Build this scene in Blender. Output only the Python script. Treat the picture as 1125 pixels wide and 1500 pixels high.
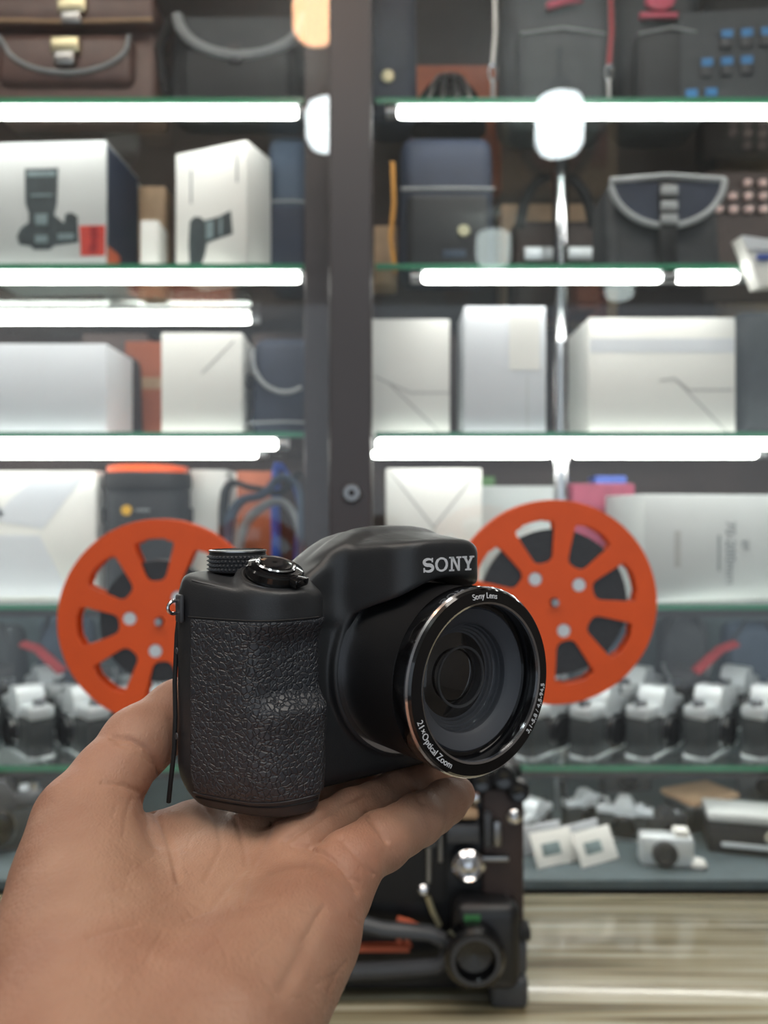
import bpy, bmesh, math, random
import numpy as np
from mathutils import Matrix, Vector

for o in list(bpy.data.objects): bpy.data.objects.remove(o)
S = bpy.context.scene
COL = S.collection
F = 1150.0          # focal length in photo pixels (1125 x 1500 frame)
ZC = 1.35           # height of the photographer's phone above the floor

# ------------------------------------------------------------------ camera, world, exposure
cd = bpy.data.cameras.new('camera'); cam = bpy.data.objects.new('camera', cd); COL.objects.link(cam)
cam.location = (0, 0, ZC); cam.rotation_euler = (math.pi/2, 0, 0)
cd.sensor_fit = 'VERTICAL'; cd.sensor_height = 36; cd.lens = F/1500*36
cd.clip_start = .01
cd.dof.use_dof = True; cd.dof.focus_distance = .25; cd.dof.aperture_fstop = 27.6/2.7
S.camera = cam
wd = bpy.data.worlds.new('world'); S.world = wd; wd.use_nodes = True
wd.node_tree.nodes['Background'].inputs[0].default_value = (.80, .90, 1.0, 1)
wd.node_tree.nodes['Background'].inputs[1].default_value = .95
vs = S.view_settings
vs.view_transform = 'Standard'; vs.look = 'None'; vs.gamma = 1; vs.use_curve_mapping = False
vs.exposure = 0.0
S.cycles.transparent_max_bounces = 24
S.cycles.max_bounces = 8

LED = 14.5          # strength of the shelf tubes
CEIL = 6.0          # strength of the ceiling panels

# ------------------------------------------------------------------ materials
def lin(c):
    return tuple(((x/255)/12.92 if x/255 <= .04045 else ((x/255+.055)/1.055)**2.4) for x in c)
MATS = {}
def mat(name, rgb, rough=.5, metal=0, var=.12, scale=40, bump=0, bscale=200, spec=.5, coat=0, sss=0, trans=0, emit=0, bdist=.001):
    if name in MATS: return MATS[name]
    m = bpy.data.materials.new(name); m.use_nodes = True; nt = m.node_tree; N = nt.nodes; L = nt.links
    b = N['Principled BSDF']; c = lin(rgb)
    tc = N.new('ShaderNodeTexCoord')
    ns = N.new('ShaderNodeTexNoise'); ns.inputs['Scale'].default_value = scale; ns.inputs['Detail'].default_value = 4
    L.new(tc.outputs['Object'], ns.inputs['Vector'])
    r = N.new('ShaderNodeValToRGB')
    r.color_ramp.elements[0].position = .3; r.color_ramp.elements[1].position = .7
    r.color_ramp.elements[0].color = (*[x*(1-var) for x in c], 1); r.color_ramp.elements[1].color = (*[min(1, x*(1+var)) for x in c], 1)
    L.new(ns.outputs['Fac'], r.inputs['Fac']); L.new(r.outputs['Color'], b.inputs['Base Color'])
    b.inputs['Roughness'].default_value = rough; b.inputs['Metallic'].default_value = metal
    b.inputs['Specular IOR Level'].default_value = spec; b.inputs['Coat Weight'].default_value = coat
    b.inputs['Coat Roughness'].default_value = .08
    if sss:
        b.inputs['Subsurface Weight'].default_value = sss; b.inputs['Subsurface Radius'].default_value = (.006, .0025, .0015)
        b.inputs['Subsurface Scale'].default_value = 1
    if emit:
        b.inputs['Emission Color'].default_value = (*c, 1); b.inputs['Emission Strength'].default_value = emit
    if bump:
        n2 = N.new('ShaderNodeTexNoise'); n2.inputs['Scale'].default_value = bscale; n2.inputs['Detail'].default_value = 3
        L.new(tc.outputs['Object'], n2.inputs['Vector'])
        bp = N.new('ShaderNodeBump'); bp.inputs['Strength'].default_value = bump; bp.inputs['Distance'].default_value = bdist
        L.new(n2.outputs['Fac'], bp.inputs['Height']); L.new(bp.outputs['Normal'], b.inputs['Normal'])
    MATS[name] = m; return m

def glass_mat(name, tint, refl=1.0, ior=1.5):
    m = bpy.data.materials.new(name); m.use_nodes = True; nt = m.node_tree; N = nt.nodes; L = nt.links
    N.remove(N['Principled BSDF']); out = N['Material Output']
    t = N.new('ShaderNodeBsdfTransparent'); g = N.new('ShaderNodeBsdfGlossy'); g.inputs['Roughness'].default_value = .0
    f = N.new('ShaderNodeFresnel'); f.inputs['IOR'].default_value = ior
    # a pane has two parallel faces: the exit face reflects as much as the entry face, with no total reflection
    ge = N.new('ShaderNodeNewGeometry'); ma = N.new('ShaderNodeMath'); ma.operation = 'MULTIPLY_ADD'
    ma.inputs[1].default_value = 1/ior-ior; ma.inputs[2].default_value = ior
    L.new(ge.outputs['Backfacing'], ma.inputs[0]); L.new(ma.outputs[0], f.inputs['IOR'])
    ns = N.new('ShaderNodeTexNoise'); ns.inputs['Scale'].default_value = 3
    mx = N.new('ShaderNodeMix'); mx.data_type = 'RGBA'
    mx.inputs[6].default_value = (*tint, 1); mx.inputs[7].default_value = (*[min(1, x*1.01) for x in tint], 1)
    L.new(ns.outputs['Fac'], mx.inputs[0]); L.new(mx.outputs[2], t.inputs['Color'])
    s = N.new('ShaderNodeMixShader')
    L.new(f.outputs[0], s.inputs[0]); L.new(t.outputs[0], s.inputs[1]); L.new(g.outputs[0], s.inputs[2])
    L.new(s.outputs[0], out.inputs['Surface'])
    MATS[name] = m; return m

def leather_mat():
    m = bpy.data.materials.new('grip_leather'); m.use_nodes = True; nt = m.node_tree; N = nt.nodes; L = nt.links
    b = N['Principled BSDF']; tc = N.new('ShaderNodeTexCoord')
    nz = N.new('ShaderNodeTexNoise'); nz.inputs['Scale'].default_value = 260; nz.inputs['Detail'].default_value = 2
    L.new(tc.outputs['Object'], nz.inputs['Vector'])
    mx = N.new('ShaderNodeMix'); mx.data_type = 'RGBA'; mx.blend_type = 'LINEAR_LIGHT'; mx.inputs[0].default_value = .0016
    L.new(tc.outputs['Object'], mx.inputs[6]); L.new(nz.outputs['Color'], mx.inputs[7])
    v = N.new('ShaderNodeTexVoronoi'); v.feature = 'DISTANCE_TO_EDGE'; v.inputs['Scale'].default_value = 560
    L.new(mx.outputs[2], v.inputs['Vector'])
    r = N.new('ShaderNodeValToRGB'); r.color_ramp.elements[0].position = 0; r.color_ramp.elements[1].position = .16
    L.new(v.outputs['Distance'], r.inputs['Fac'])
    bp = N.new('ShaderNodeBump'); bp.inputs['Strength'].default_value = .8; bp.inputs['Distance'].default_value = .00045
    L.new(r.outputs['Color'], bp.inputs['Height']); L.new(bp.outputs['Normal'], b.inputs['Normal'])
    b.inputs['Base Color'].default_value = (*lin((50, 52, 57)), 1); b.inputs['Roughness'].default_value = .42
    b.inputs['Specular IOR Level'].default_value = .6
    MATS['grip_leather'] = m; return m

def wood_mat():
    m = bpy.data.materials.new('striped_wood'); m.use_nodes = True; nt = m.node_tree; N = nt.nodes; L = nt.links
    b = N['Principled BSDF']; tc = N.new('ShaderNodeTexCoord'); mp = N.new('ShaderNodeMapping')
    mp.inputs['Scale'].default_value = (1.2, 55, 1); L.new(tc.outputs['Object'], mp.inputs['Vector'])
    ns = N.new('ShaderNodeTexNoise'); ns.inputs['Scale'].default_value = 2.2; ns.inputs['Detail'].default_value = 6
    L.new(mp.outputs['Vector'], ns.inputs['Vector'])
    r = N.new('ShaderNodeValToRGB'); e = r.color_ramp.elements
    e[0].position = .34; e[0].color = (*lin((112, 98, 72)), 1); e[1].position = .66; e[1].color = (*lin((212, 206, 184)), 1)
    k = e.new(.5); k.color = (*lin((176, 166, 136)), 1)
    L.new(ns.outputs['Fac'], r.inputs['Fac']); L.new(r.outputs['Color'], b.inputs['Base Color'])
    b.inputs['Roughness'].default_value = .22; b.inputs['Specular IOR Level'].default_value = .7
    b.inputs['Coat Weight'].default_value = .8; b.inputs['Coat Roughness'].default_value = .06
    bp = N.new('ShaderNodeBump'); bp.inputs['Strength'].default_value = .12; bp.inputs['Distance'].default_value = .001
    L.new(ns.outputs['Fac'], bp.inputs['Height']); L.new(bp.outputs['Normal'], b.inputs['Normal'])
    MATS['wood'] = m; return m

def skin_mat():
    m = bpy.data.materials.new('skin'); m.use_nodes = True; nt = m.node_tree; N = nt.nodes; L = nt.links
    b = N['Principled BSDF']; tc = N.new('ShaderNodeTexCoord')
    ns = N.new('ShaderNodeTexNoise'); ns.inputs['Scale'].default_value = 38; ns.inputs['Detail'].default_value = 3
    L.new(tc.outputs['Object'], ns.inputs['Vector'])
    r = N.new('ShaderNodeValToRGB'); e = r.color_ramp.elements
    e[0].position = .32; e[0].color = (*lin((160, 118, 97)), 1); e[1].position = .68; e[1].color = (*lin((180, 141, 118)), 1)
    L.new(ns.outputs['Fac'], r.inputs['Fac'])
    n3 = N.new('ShaderNodeTexNoise'); n3.inputs['Scale'].default_value = 12; n3.inputs['Detail'].default_value = 1
    L.new(tc.outputs['Object'], n3.inputs['Vector'])
    r3 = N.new('ShaderNodeValToRGB'); r3.color_ramp.elements[0].position = .45; r3.color_ramp.elements[1].position = .75
    r3.color_ramp.elements[1].color = (.5, .5, .5, 1)
    L.new(n3.outputs['Fac'], r3.inputs['Fac'])
    mx = N.new('ShaderNodeMix'); mx.data_type = 'RGBA'; mx.inputs[7].default_value = (*lin((172, 112, 90)), 1)
    L.new(r3.outputs['Color'], mx.inputs[0]); L.new(r.outputs['Color'], mx.inputs[6]); L.new(mx.outputs[2], b.inputs['Base Color'])
    b.inputs['Roughness'].default_value = .52; b.inputs['Specular IOR Level'].default_value = .35
    b.inputs['Subsurface Weight'].default_value = .12; b.inputs['Subsurface Radius'].default_value = (.006, .0022, .0012); b.inputs['Subsurface Scale'].default_value = 1
    mp = N.new('ShaderNodeMapping'); mp.inputs['Rotation'].default_value = (0, 0, .5); mp.inputs['Scale'].default_value = (1.6, 1, 1)
    L.new(tc.outputs['Object'], mp.inputs['Vector'])
    v = N.new('ShaderNodeTexVoronoi'); v.feature = 'DISTANCE_TO_EDGE'; v.inputs['Scale'].default_value = 520
    L.new(mp.outputs['Vector'], v.inputs['Vector'])
    bp = N.new('ShaderNodeBump'); bp.inputs['Strength'].default_value = .45; bp.inputs['Distance'].default_value = .0005
    L.new(v.outputs['Distance'], bp.inputs['Height'])
    n4 = N.new('ShaderNodeTexNoise'); n4.inputs['Scale'].default_value = 120; n4.inputs['Detail'].default_value = 4
    L.new(mp.outputs['Vector'], n4.inputs['Vector'])
    b2 = N.new('ShaderNodeBump'); b2.inputs['Strength'].default_value = .4; b2.inputs['Distance'].default_value = .0014
    L.new(n4.outputs['Fac'], b2.inputs['Height']); L.new(bp.outputs['Normal'], b2.inputs['Normal'])
    L.new(b2.outputs['Normal'], b.inputs['Normal'])
    MATS['skin'] = m; return m

leather_mat(); wood_mat(); skin_mat()
glass_mat('door_glass', (.985, .99, .985)); glass_mat('shelf_glass', (.93, .965, .945))
M = dict(
 black=mat('black_plastic', (24, 24, 26), .42, bump=.25, bscale=2500, bdist=.0002, var=.1),
 satin=mat('satin_black', (44, 45, 47), .42, bump=.3, bscale=2200, bdist=.0002),
 gloss=mat('gloss_black', (12, 12, 14), .08, var=.1, coat=.5),
 matte=mat('matte_black', (20, 20, 22), .7),
 dgrey=mat('dark_grey', (62, 63, 66), .45),
 chrome=mat('chrome', (215, 215, 218), .12, 1, var=.04),
 steel=mat('brushed_steel', (150, 150, 150), .3, 1, var=.08),
 silver=mat('silver_plate', (206, 212, 216), .35, .3, var=.06),
 textw=mat('lettering_white', (225, 225, 228), .35, var=.03),
 lensglass=mat('lens_glass', (6, 5, 9), .03, var=.3, spec=.75, coat=1),
 cone=mat('lens_cone', (66, 68, 74), .6, var=.05),
 orange=mat('orange_plastic', (222, 82, 14), .45, var=.05, scale=20),
 film=mat('wound_film', (44, 44, 46), .35, var=.2, scale=300),
 proj=mat('projector_black', (26, 26, 28), .38, var=.2, scale=30),
 projg=mat('projector_grey', (62, 64, 68), .4),
 rust=mat('orange_print', (190, 92, 60), .5), green=mat('green_print', (60, 120, 70), .5),
 white=mat('white_card', (226, 226, 222), .6, var=.03, scale=12),
 whiteb=mat('cool_white_card', (208, 212, 218), .55, var=.03, scale=12),
 whiteg=mat('grey_white_card', (190, 194, 194), .55, var=.04, scale=12),
 fold=mat('card_fold', (168, 168, 166), .7, var=.05),
 printd=mat('dark_print', (52, 62, 66), .5, var=.3, scale=60), printl=mat('light_print', (120, 138, 142), .5, var=.2),
 printg=mat('grey_print', (128, 133, 136), .5), red=mat('red_print', (200, 62, 50), .5), dred=mat('dark_red_print', (150, 20, 28), .5),
 brownl=mat('brown_leather', (96, 72, 66), .4, bump=.3, bscale=300, var=.2),
 brass=mat('aged_metal', (190, 182, 150), .3, .8),
 navy=mat('navy_nylon', (38, 46, 64), .7, bump=.3, bscale=900, var=.15), bluegrey=mat('blue_grey_nylon', (66, 80, 98), .7, bump=.3, bscale=900),
 blackny=mat('black_nylon', (40, 42, 46), .65, bump=.3, bscale=900, var=.15), charcoal=mat('charcoal_nylon', (66, 70, 74), .7, bump=.3, bscale=900),
 piping=mat('grey_piping', (150, 154, 156), .5), pink=mat('pink_logo', (190, 50, 84), .5),
 terra=mat('terracotta_card', (168, 92, 62), .65, var=.15, scale=18), tan=mat('tan_card', (176, 146, 116), .65, var=.12),
 darkbrown=mat('dark_brown', (58, 44, 40), .6, var=.25, scale=9), magenta=mat('magenta_card', (176, 70, 100), .5),
 blue=mat('blue_label', (40, 120, 180), .5), royal=mat('royal_blue', (54, 84, 170), .5), yellow=mat('yellow_mark', (225, 175, 40), .5),
 palegreen=mat('pale_green_print', (160, 190, 165), .5),
 frame=mat('door_frame', (64, 60, 62), .4, var=.06, scale=6), post=mat('cabinet_post', (54, 44, 46), .4, var=.1),
 edge=mat('glass_edge_green', (48, 132, 96), .2, var=.1, scale=15, spec=.8),
 alu=mat('aluminium', (170, 172, 174), .35, .9),
 wallp=mat('wall_paint', (150, 142, 136), .8, scale=4), ceilp=mat('ceiling_paint', (210, 208, 204), .8, scale=4),
 floorp=mat('floor_tile', (120, 112, 104), .35, scale=5),
 tube=mat('led_tube_light', (255, 255, 250), .4, var=0, emit=LED),
 panel=mat('ceiling_panel_light', (255, 247, 236), .4, var=0, emit=CEIL),
 lampw=mat('pendant_light_white', (240, 252, 255), .4, var=0, emit=22), lampo=mat('pendant_light_warm', (255, 196, 150), .4, var=0, emit=22),
 lampd=mat('pendant_light_dim', (225, 240, 238), .4, var=0, emit=7),
 ribbon=mat('ochre_ribbon', (200, 140, 50), .6), strapred=mat('red_strap', (170, 50, 56), .6), greenl=mat('green_leaf', (70, 110, 60), .6),
 leatherette=mat('grey_leatherette', (52, 56, 58), .55, bump=.3, bscale=900), slate=mat('slate_lining', (84, 98, 104), .6), terra2=mat('dull_red_card', (120, 52, 44), .6),
 dot=mat('pinkish_bead', (220, 190, 184), .5),
)
M['leather'] = MATS['grip_leather']; M['wood'] = MATS['wood']; M['skin'] = MATS['skin']
M['dglass'] = MATS['door_glass']; M['sglass'] = MATS['shelf_glass']

# ------------------------------------------------------------------ mesh helpers
I4 = Matrix.Identity(4)
def T(x, y, z): return Matrix.Translation((x, y, z))
def R(a, ax): return Matrix.Rotation(math.radians(a), 4, ax)
class MB:
    def __init__(s): s.v = []; s.f = []
    def add(s, vs, fs, m=I4):
        k = len(s.v); s.v += [tuple(m @ Vector(v)) for v in vs]; s.f += [[i+k for i in f] for f in fs]; return s
    def box(s, x0, x1, y0, y1, z0, z1, m=I4):
        vs = [(x, y, z) for x in (x0, x1) for y in (y0, y1) for z in (z0, z1)]
        return s.add(vs, [(0,1,3,2),(4,6,7,5),(0,4,5,1),(2,3,7,6),(0,2,6,4),(1,5,7,3)], m)
    def rbox(s, x0, x1, y0, y1, z0, z1, r, seg=2, m=I4, taper=0, tapery=0):
        b = bmesh.new(); bmesh.ops.create_cube(b, size=1)
        for v in b.verts:
            v.co = Vector(((x0+x1)/2+v.co.x*(x1-x0), (y0+y1)/2+v.co.y*(y1-y0), (z0+z1)/2+v.co.z*(z1-z0)))
        if taper or tapery:
            for v in b.verts:
                if v.co.z > (z0+z1)/2:
                    v.co.x = (x0+x1)/2+(v.co.x-(x0+x1)/2)*(1-taper); v.co.y = (y0+y1)/2+(v.co.y-(y0+y1)/2)*(1-tapery)
        bmesh.ops.bevel(b, geom=list(b.edges), offset=r, segments=seg, profile=.5, affect='EDGES')
        b.verts.index_update()
        s.add([v.co[:] for v in b.verts], [[v.index for v in f.verts] for f in b.faces], m); b.free(); return s
    def lathe(s, prof, n=32, m=I4, closed=False):
        # profile (r, h) turned about local z
        vs = []; fs = []; k = len(prof)
        for i in range(n):
            a = 2*math.pi*i/n
            for r, h in prof: vs.append((r*math.cos(a), r*math.sin(a), h))
        for i in range(n):
            j = (i+1) % n
            for q in range(k-1+(1 if closed else 0)):
                q2 = (q+1) % k
                fs.append((i*k+q, j*k+q, j*k+q2, i*k+q2))
        return s.add(vs, fs, m)
    def cyl(s, p0, p1, r0, r1=None, n=16):
        r1 = r0 if r1 is None else r1
        p0 = Vector(p0); p1 = Vector(p1); d = p1-p0; h = d.length
        m = T(*p0) @ d.to_track_quat('Z', 'Y').to_matrix().to_4x4()
        return s.lathe([(0, 0), (r0, 0), (r1, h), (0, h)], n, m)
    def tube(s, pts, r, n=8, flat=1.0, closed=False):
        pts = [Vector(p) for p in pts]; k = len(pts); vs = []; fs = []; up = Vector((0, 0, 1)); prev = None
        for i, p in enumerate(pts):
            a = pts[(i-1) % k] if (closed or i) else p; b = pts[(i+1) % k] if (closed or i < k-1) else p
            t = (b-a).normalized()
            if prev is None: x = t.orthogonal().normalized()
            else: x = (prev - t*prev.dot(t)); x = x.normalized() if x.length > 1e-9 else t.orthogonal().normalized()
            prev = x; y = t.cross(x)
            rr = r[i] if isinstance(r, (list, tuple)) else r
            for q in range(n):
                an = 2*math.pi*q/n; vs.append(p+x*math.cos(an)*rr+y*math.sin(an)*rr*flat)
        for i in range(k if closed else k-1):
            i2 = (i+1) % k
            for q in range(n): fs.append((i*n+q, i*n+(q+1) % n, i2*n+(q+1) % n, i2*n+q))
        if not closed: fs += [list(range(n))[::-1], [(k-1)*n+q for q in range(n)]]
        return s.add(vs, fs)
    def prism(s, poly, d0, d1, m=I4):
        # polygon in local (x, z); extruded along y from d0 to d1
        n = len(poly)
        vs = [(x, d0, z) for x, z in poly]+[(x, d1, z) for x, z in poly]
        fs = [list(range(n)), list(range(n, 2*n))[::-1]]+[(i, n+i, n+(i+1) % n, (i+1) % n) for i in range(n)]
        return s.add(vs, fs, m)
    def build(s, name, m, parent=None, smooth=35):
        me = bpy.data.meshes.new(name); me.from_pydata(s.v, [], s.f); me.validate()
        b = bmesh.new(); b.from_mesh(me); bmesh.ops.recalc_face_normals(b, faces=b.faces); b.to_mesh(me); b.free()
        return link(name, me, m, parent, smooth)
def link(name, me, m, parent=None, smooth=35):
    me.materials.clear(); me.materials.append(m)
    if smooth:
        me.polygons.foreach_set('use_smooth', [True]*len(me.polygons)); me.set_sharp_from_angle(angle=math.radians(smooth))
    o = bpy.data.objects.new(name, me); COL.objects.link(o)
    if parent: o.parent = parent
    return o
def tag(o, label=None, cat=None, group=None, kind=None):
    if label: o['label'] = label
    if cat: o['category'] = cat
    if group: o['group'] = group
    if kind: o['kind'] = kind
    return o
def thing(name, label, cat, loc=(0, 0, 0), rotz=0, group=None):
    o = bpy.data.objects.new(name, None); COL.objects.link(o); o.empty_display_size = .02
    o.location = loc; o.rotation_euler = (0, 0, math.radians(rotz)); return tag(o, label, cat, group)
def copy_tree(o, parent=None):
    c = o.copy(); COL.objects.link(c); c.parent = parent
    for ch in list(o.children): copy_tree(ch, c)
    return c
def px(x, D): return (x-562.5)/F*D
def pz(y, D): return ZC+(750-y)/F*D
def P(x, y, D): return Vector((px(x, D), D, pz(y, D)))

def shape2d(polys, depth, bevel=0):
    """filled outline(s) with holes in local (x, z), thickness along y"""
    cu = bpy.data.curves.new('s', 'CURVE'); cu.dimensions = '2D'; cu.fill_mode = 'BOTH'; cu.extrude = depth/2; cu.bevel_depth = bevel
    for p in polys:
        sp = cu.splines.new('POLY'); sp.points.add(len(p)-1); sp.use_cyclic_u = True
        for q, (x, z) in zip(sp.points, p): q.co = (x, z, 0, 1)
    return curve_mesh(cu)
def curve_mesh(cu):
    o = bpy.data.objects.new('tmp', cu); COL.objects.link(o)
    me = bpy.data.meshes.new_from_object(o.evaluated_get(bpy.context.evaluated_depsgraph_get()))
    bpy.data.objects.remove(o); bpy.data.curves.remove(cu)
    return me
def text_mesh(txt, size, extr):
    cu = bpy.data.curves.new('t', 'FONT'); cu.body = txt; cu.size = size; cu.extrude = extr; cu.align_x = 'CENTER'; cu.align_y = 'CENTER'
    return curve_mesh(cu)
def remap(me, fn):
    for v in me.vertices: v.co = fn(v.co)
    me.update(); return me

def surface_nets(f, lo, hi, h):
    ax = [np.arange(a, b+h, h, dtype=np.float32) for a, b in zip(lo, hi)]
    X, Y, Z = np.meshgrid(*ax, indexing='ij')
    V = f(X, Y, Z).astype(np.float32); del X, Y, Z
    ins = V < 0; n = V.shape; c = tuple(k-1 for k in n)
    sl = lambda o: tuple(slice(o[i], o[i]+c[i]) for i in range(3))
    cor = [(i, j, k) for i in (0, 1) for j in (0, 1) for k in (0, 1)]
    cnt = sum(ins[sl(o)].astype(np.int8) for o in cor); mask = (cnt > 0) & (cnt < 8)
    idx = -np.ones(c, np.int64); ci = np.argwhere(mask); idx[mask] = np.arange(len(ci))
    acc = np.zeros((len(ci), 3)); num = np.zeros(len(ci))
    for a in cor:
        for d in range(3):
            if a[d]: continue
            b = list(a); b[d] = 1
            va = V[ci[:, 0]+a[0], ci[:, 1]+a[1], ci[:, 2]+a[2]]; vb = V[ci[:, 0]+b[0], ci[:, 1]+b[1], ci[:, 2]+b[2]]
            cr = (va < 0) != (vb < 0); t = np.where(cr, va/np.where(cr, va-vb, 1), 0)
            p = np.tile(np.array(a, float), (len(ci), 1)); p[:, d] += t
            acc += p*cr[:, None]; num += cr
    verts = (ci+acc/num[:, None])*h+np.array(lo)
    faces = []
    for d in range(3):
        u, w = (d+1) % 3, (d+2) % 3
        s0 = [slice(1, k-1) for k in n]; s1 = list(s0); s0[d] = slice(0, n[d]-1); s1[d] = slice(1, n[d])
        A = ins[tuple(s0)]; B = ins[tuple(s1)]; e = np.argwhere(A != B); off = np.array([1, 1, 1]); off[d] = 0; flip = A[A != B]; e = e+off
        def cell(du, dw):
            q = e.copy(); q[:, u] += du; q[:, w] += dw; return idx[q[:, 0], q[:, 1], q[:, 2]]
        q = np.stack([cell(-1, -1), cell(0, -1), cell(0, 0), cell(-1, 0)], 1)
        q[~flip] = q[~flip][:, ::-1]; faces.append(q)
    return verts, np.concatenate(faces)
def np_mesh(name, verts, faces):
    me = bpy.data.meshes.new(name); me.from_pydata(verts.tolist(), [], faces.tolist()); me.update(); return me
def relax(verts, faces, it=2, lam=.5):
    e = np.concatenate([faces[:, [i, (i+1) % 4]] for i in range(4)]); n = len(verts)
    for k in range(it):
        for l in (lam, -lam*.96):
            acc = np.zeros_like(verts); ct = np.zeros(n)
            for c in range(3): acc[:, c] = np.bincount(e[:, 0], verts[e[:, 1], c], n)+np.bincount(e[:, 1], verts[e[:, 0], c], n)
            ct = np.bincount(e[:, 0], minlength=n)+np.bincount(e[:, 1], minlength=n)
            verts = verts+l*(acc/np.maximum(ct, 1)[:, None]-verts)
    return verts
def smin(a, b, k):
    h = np.clip(.5+.5*(b-a)/k, 0, 1); return b+(a-b)*h-k*h*(1-h)
def smax(a, b, k): return -smin(-a, -b, k)
def rcone(X, Y, Z, a, b, ra, rb, sz=1.0):
    a = np.array(a, float); b = np.array(b, float); d = b-a; l2 = d.dot(d)
    t = np.clip(((X-a[0])*d[0]+(Y-a[1])*d[1]+(Z-a[2])*d[2])/l2, 0, 1)
    return np.sqrt((X-a[0]-d[0]*t)**2+(Y-a[1]-d[1]*t)**2+((Z-a[2]-d[2]*t)*sz)**2)-(ra+(rb-ra)*t)
def sdpoly(X, Y, pts):
    """convex polygon, counter-clockwise; approximate distance (max of half planes)"""
    d = None
    for i in range(len(pts)):
        x0, y0 = pts[i]; x1, y1 = pts[(i+1) % len(pts)]; l = math.hypot(x1-x0, y1-y0)
        e = ((X-x0)*(y1-y0)-(Y-y0)*(x1-x0))/l
        d = e if d is None else smax(d, e, 7.0)
    return d
def sdbox(X, Y, Z, c, hs, r):
    qx = np.abs(X-c[0])-hs[0]+r; qy = np.abs(Y-c[1])-hs[1]+r; qz = np.abs(Z-c[2])-hs[2]+r
    return np.sqrt(np.maximum(qx, 0)**2+np.maximum(qy, 0)**2+np.maximum(qz, 0)**2)+np.minimum(np.maximum(qx, np.maximum(qy, qz)), 0)-r

# ------------------------------------------------------------------ the setting: room shell
def struct(name, x0, x1, y0, y1, z0, z1, m):
    return tag(MB().box(x0, x1, y0, y1, z0, z1).build(name, m, smooth=0), kind='structure')
struct('floor', -3, 3, -4, 2.4, -.05, 0, M['floorp'])
struct('ceiling', -3, 3, -4, 2.4, 2.95, 3.0, M['ceilp'])
struct('wall_back', -3, 3, 2.3, 2.4, 0, 2.95, M['wallp'])
struct('wall_left', -3.1, -3, -4, 2.4, 0, 2.95, M['wallp'])
struct('wall_right', 3, 3.1, -4, 2.4, 0, 2.95, M['wallp'])
def ceiling_panel(x, y, label):
    t = thing('ceiling_panel_light', label, 'ceiling light', (x, y, 2.95), group='ceiling panel lights')
    MB().box(-.62, .62, -.32, -.30, -.03, 0).box(-.62, .62, .30, .32, -.03, 0).box(-.62, -.60, -.3, .3, -.03, 0).box(.60, .62, -.3, .3, -.03, 0).build('frame', M['alu'], t)
    MB().box(-.6, .6, -.3, .3, -.02, -.001).build('diffuser', M['panel'], t)
for x in (-.95, .75): ceiling_panel(x, .05, 'flat white light panel on the shop ceiling above the counter')
def pendant(x, y, zb, r, h, m, label):
    t = thing('pendant_lamp', label, 'lamp', (x, y, zb), group=None)
    pr = [(0, 0), (r*.45, .004), (r*.8, r*.2), (r*.97, r*.5), (r, r*.8), (r, h*.8), (r*.9, h*.93), (r*.5, h)]
    MB().lathe(pr, 28).build('shade', m, t)
    MB().lathe([(0, h-.002), (r*.5, h-.002), (r*.42, h+.05), (.012, h+.07), (0, h+.07)], 20).build('cap', M['alu'], t)
    MB().cyl((0, 0, h+.06), (0, 0, 2.95-zb), .004, n=8).build('cord', M['matte'], t)
YG = 1.035   # plane of the glass doors
def mirror(x, y, D):   # where a lamp seen reflected at pixel x, y stands, for virtual distance D
    return px(x, D), 2*YG-D, pz(y, D)
a = mirror(820, 226, 2.7); pendant(a[0], a[1], a[2], .083, .20, M['lampw'], 'white glass pendant lamp, the whitest and brightest, over the shop floor')
a = mirror(482, 219, 2.7); pendant(a[0], a[1], a[2], .080, .16, M['lampw'], 'short white glass pendant lamp hanging beside the warm orange one')
a = mirror(461, 58, 2.12); pendant(a[0], a[1], a[2], .060, .15, M['lampo'], 'warm orange glass pendant lamp on a short cord')
a = mirror(723, 392, 4.3); pendant(a[0], a[1], a[2], .095, .20, M['lampd'], 'dim greenish-white pendant lamp far back in the shop')
a = mirror(908, 440, 4.5); pendant(a[0], a[1], a[2], .080, .14, M['lampd'], 'small dim pendant lamp hanging lowest, far back in the shop')

# ------------------------------------------------------------------ counter
ZT = ZC-.5
t = thing('counter', 'striped glossy wooden counter in front of the glass cabinet', 'counter', (0, .73, 0))
MB().rbox(-1.7, 1.7, -.33, .30, ZT-.04, ZT, .004).build('top', M['wood'], t)
MB().box(-1.65, 1.65, -.28, .29, 0.0, ZT-.04).build('base', M['darkbrown'], t)

# ------------------------------------------------------------------ display cabinet
SH = {5: .581, 4: .3482, 3: .1125, 2: -.1291, 1: -.3558}
SZ = {k: ZC+v for k, v in SH.items()}; SZ[0] = ZT+.012
XL0, XL1, XR0, XR1 = -1.15, -.112, -.012, 1.15
cab = thing('display_cabinet', 'tall glass-fronted display cabinet with dark frame and glass shelves', 'cabinet', (0, 1.3, 0))
def C(mb, name, m, par=None, smooth=0):
    o = mb.build(name, m, par or cab, smooth)
    if par is None: o.location = (0, -1.3, 0)
    return o
C(MB().box(XL0-.03, XR1+.03, 1.05, 1.62, 0, ZT), 'plinth', M['darkbrown'])
C(MB().box(XL0, XR1, 1.04, 1.58, ZT, SZ[0]), 'deck', M['slate'])
C(MB().box(XL0-.03, XR1+.03, 1.60, 1.62, ZT, 2.45), 'back_panel', M['darkbrown'])
C(MB().box(XL0, XR1, 1.585, 1.60, ZT+.012, SZ[2]-.02), 'backing_board', M['slate'])
for x0, x1 in ((XL0-.03, XL0), (XR1, XR1+.03)): C(MB().box(x0, x1, 1.03, 1.60, ZT, 2.45), 'side_panel', M['post'])
C(MB().box(XL0-.03, XR1+.03, 1.02, 1.62, 2.45, 2.5), 'top', M['post'])
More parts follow.
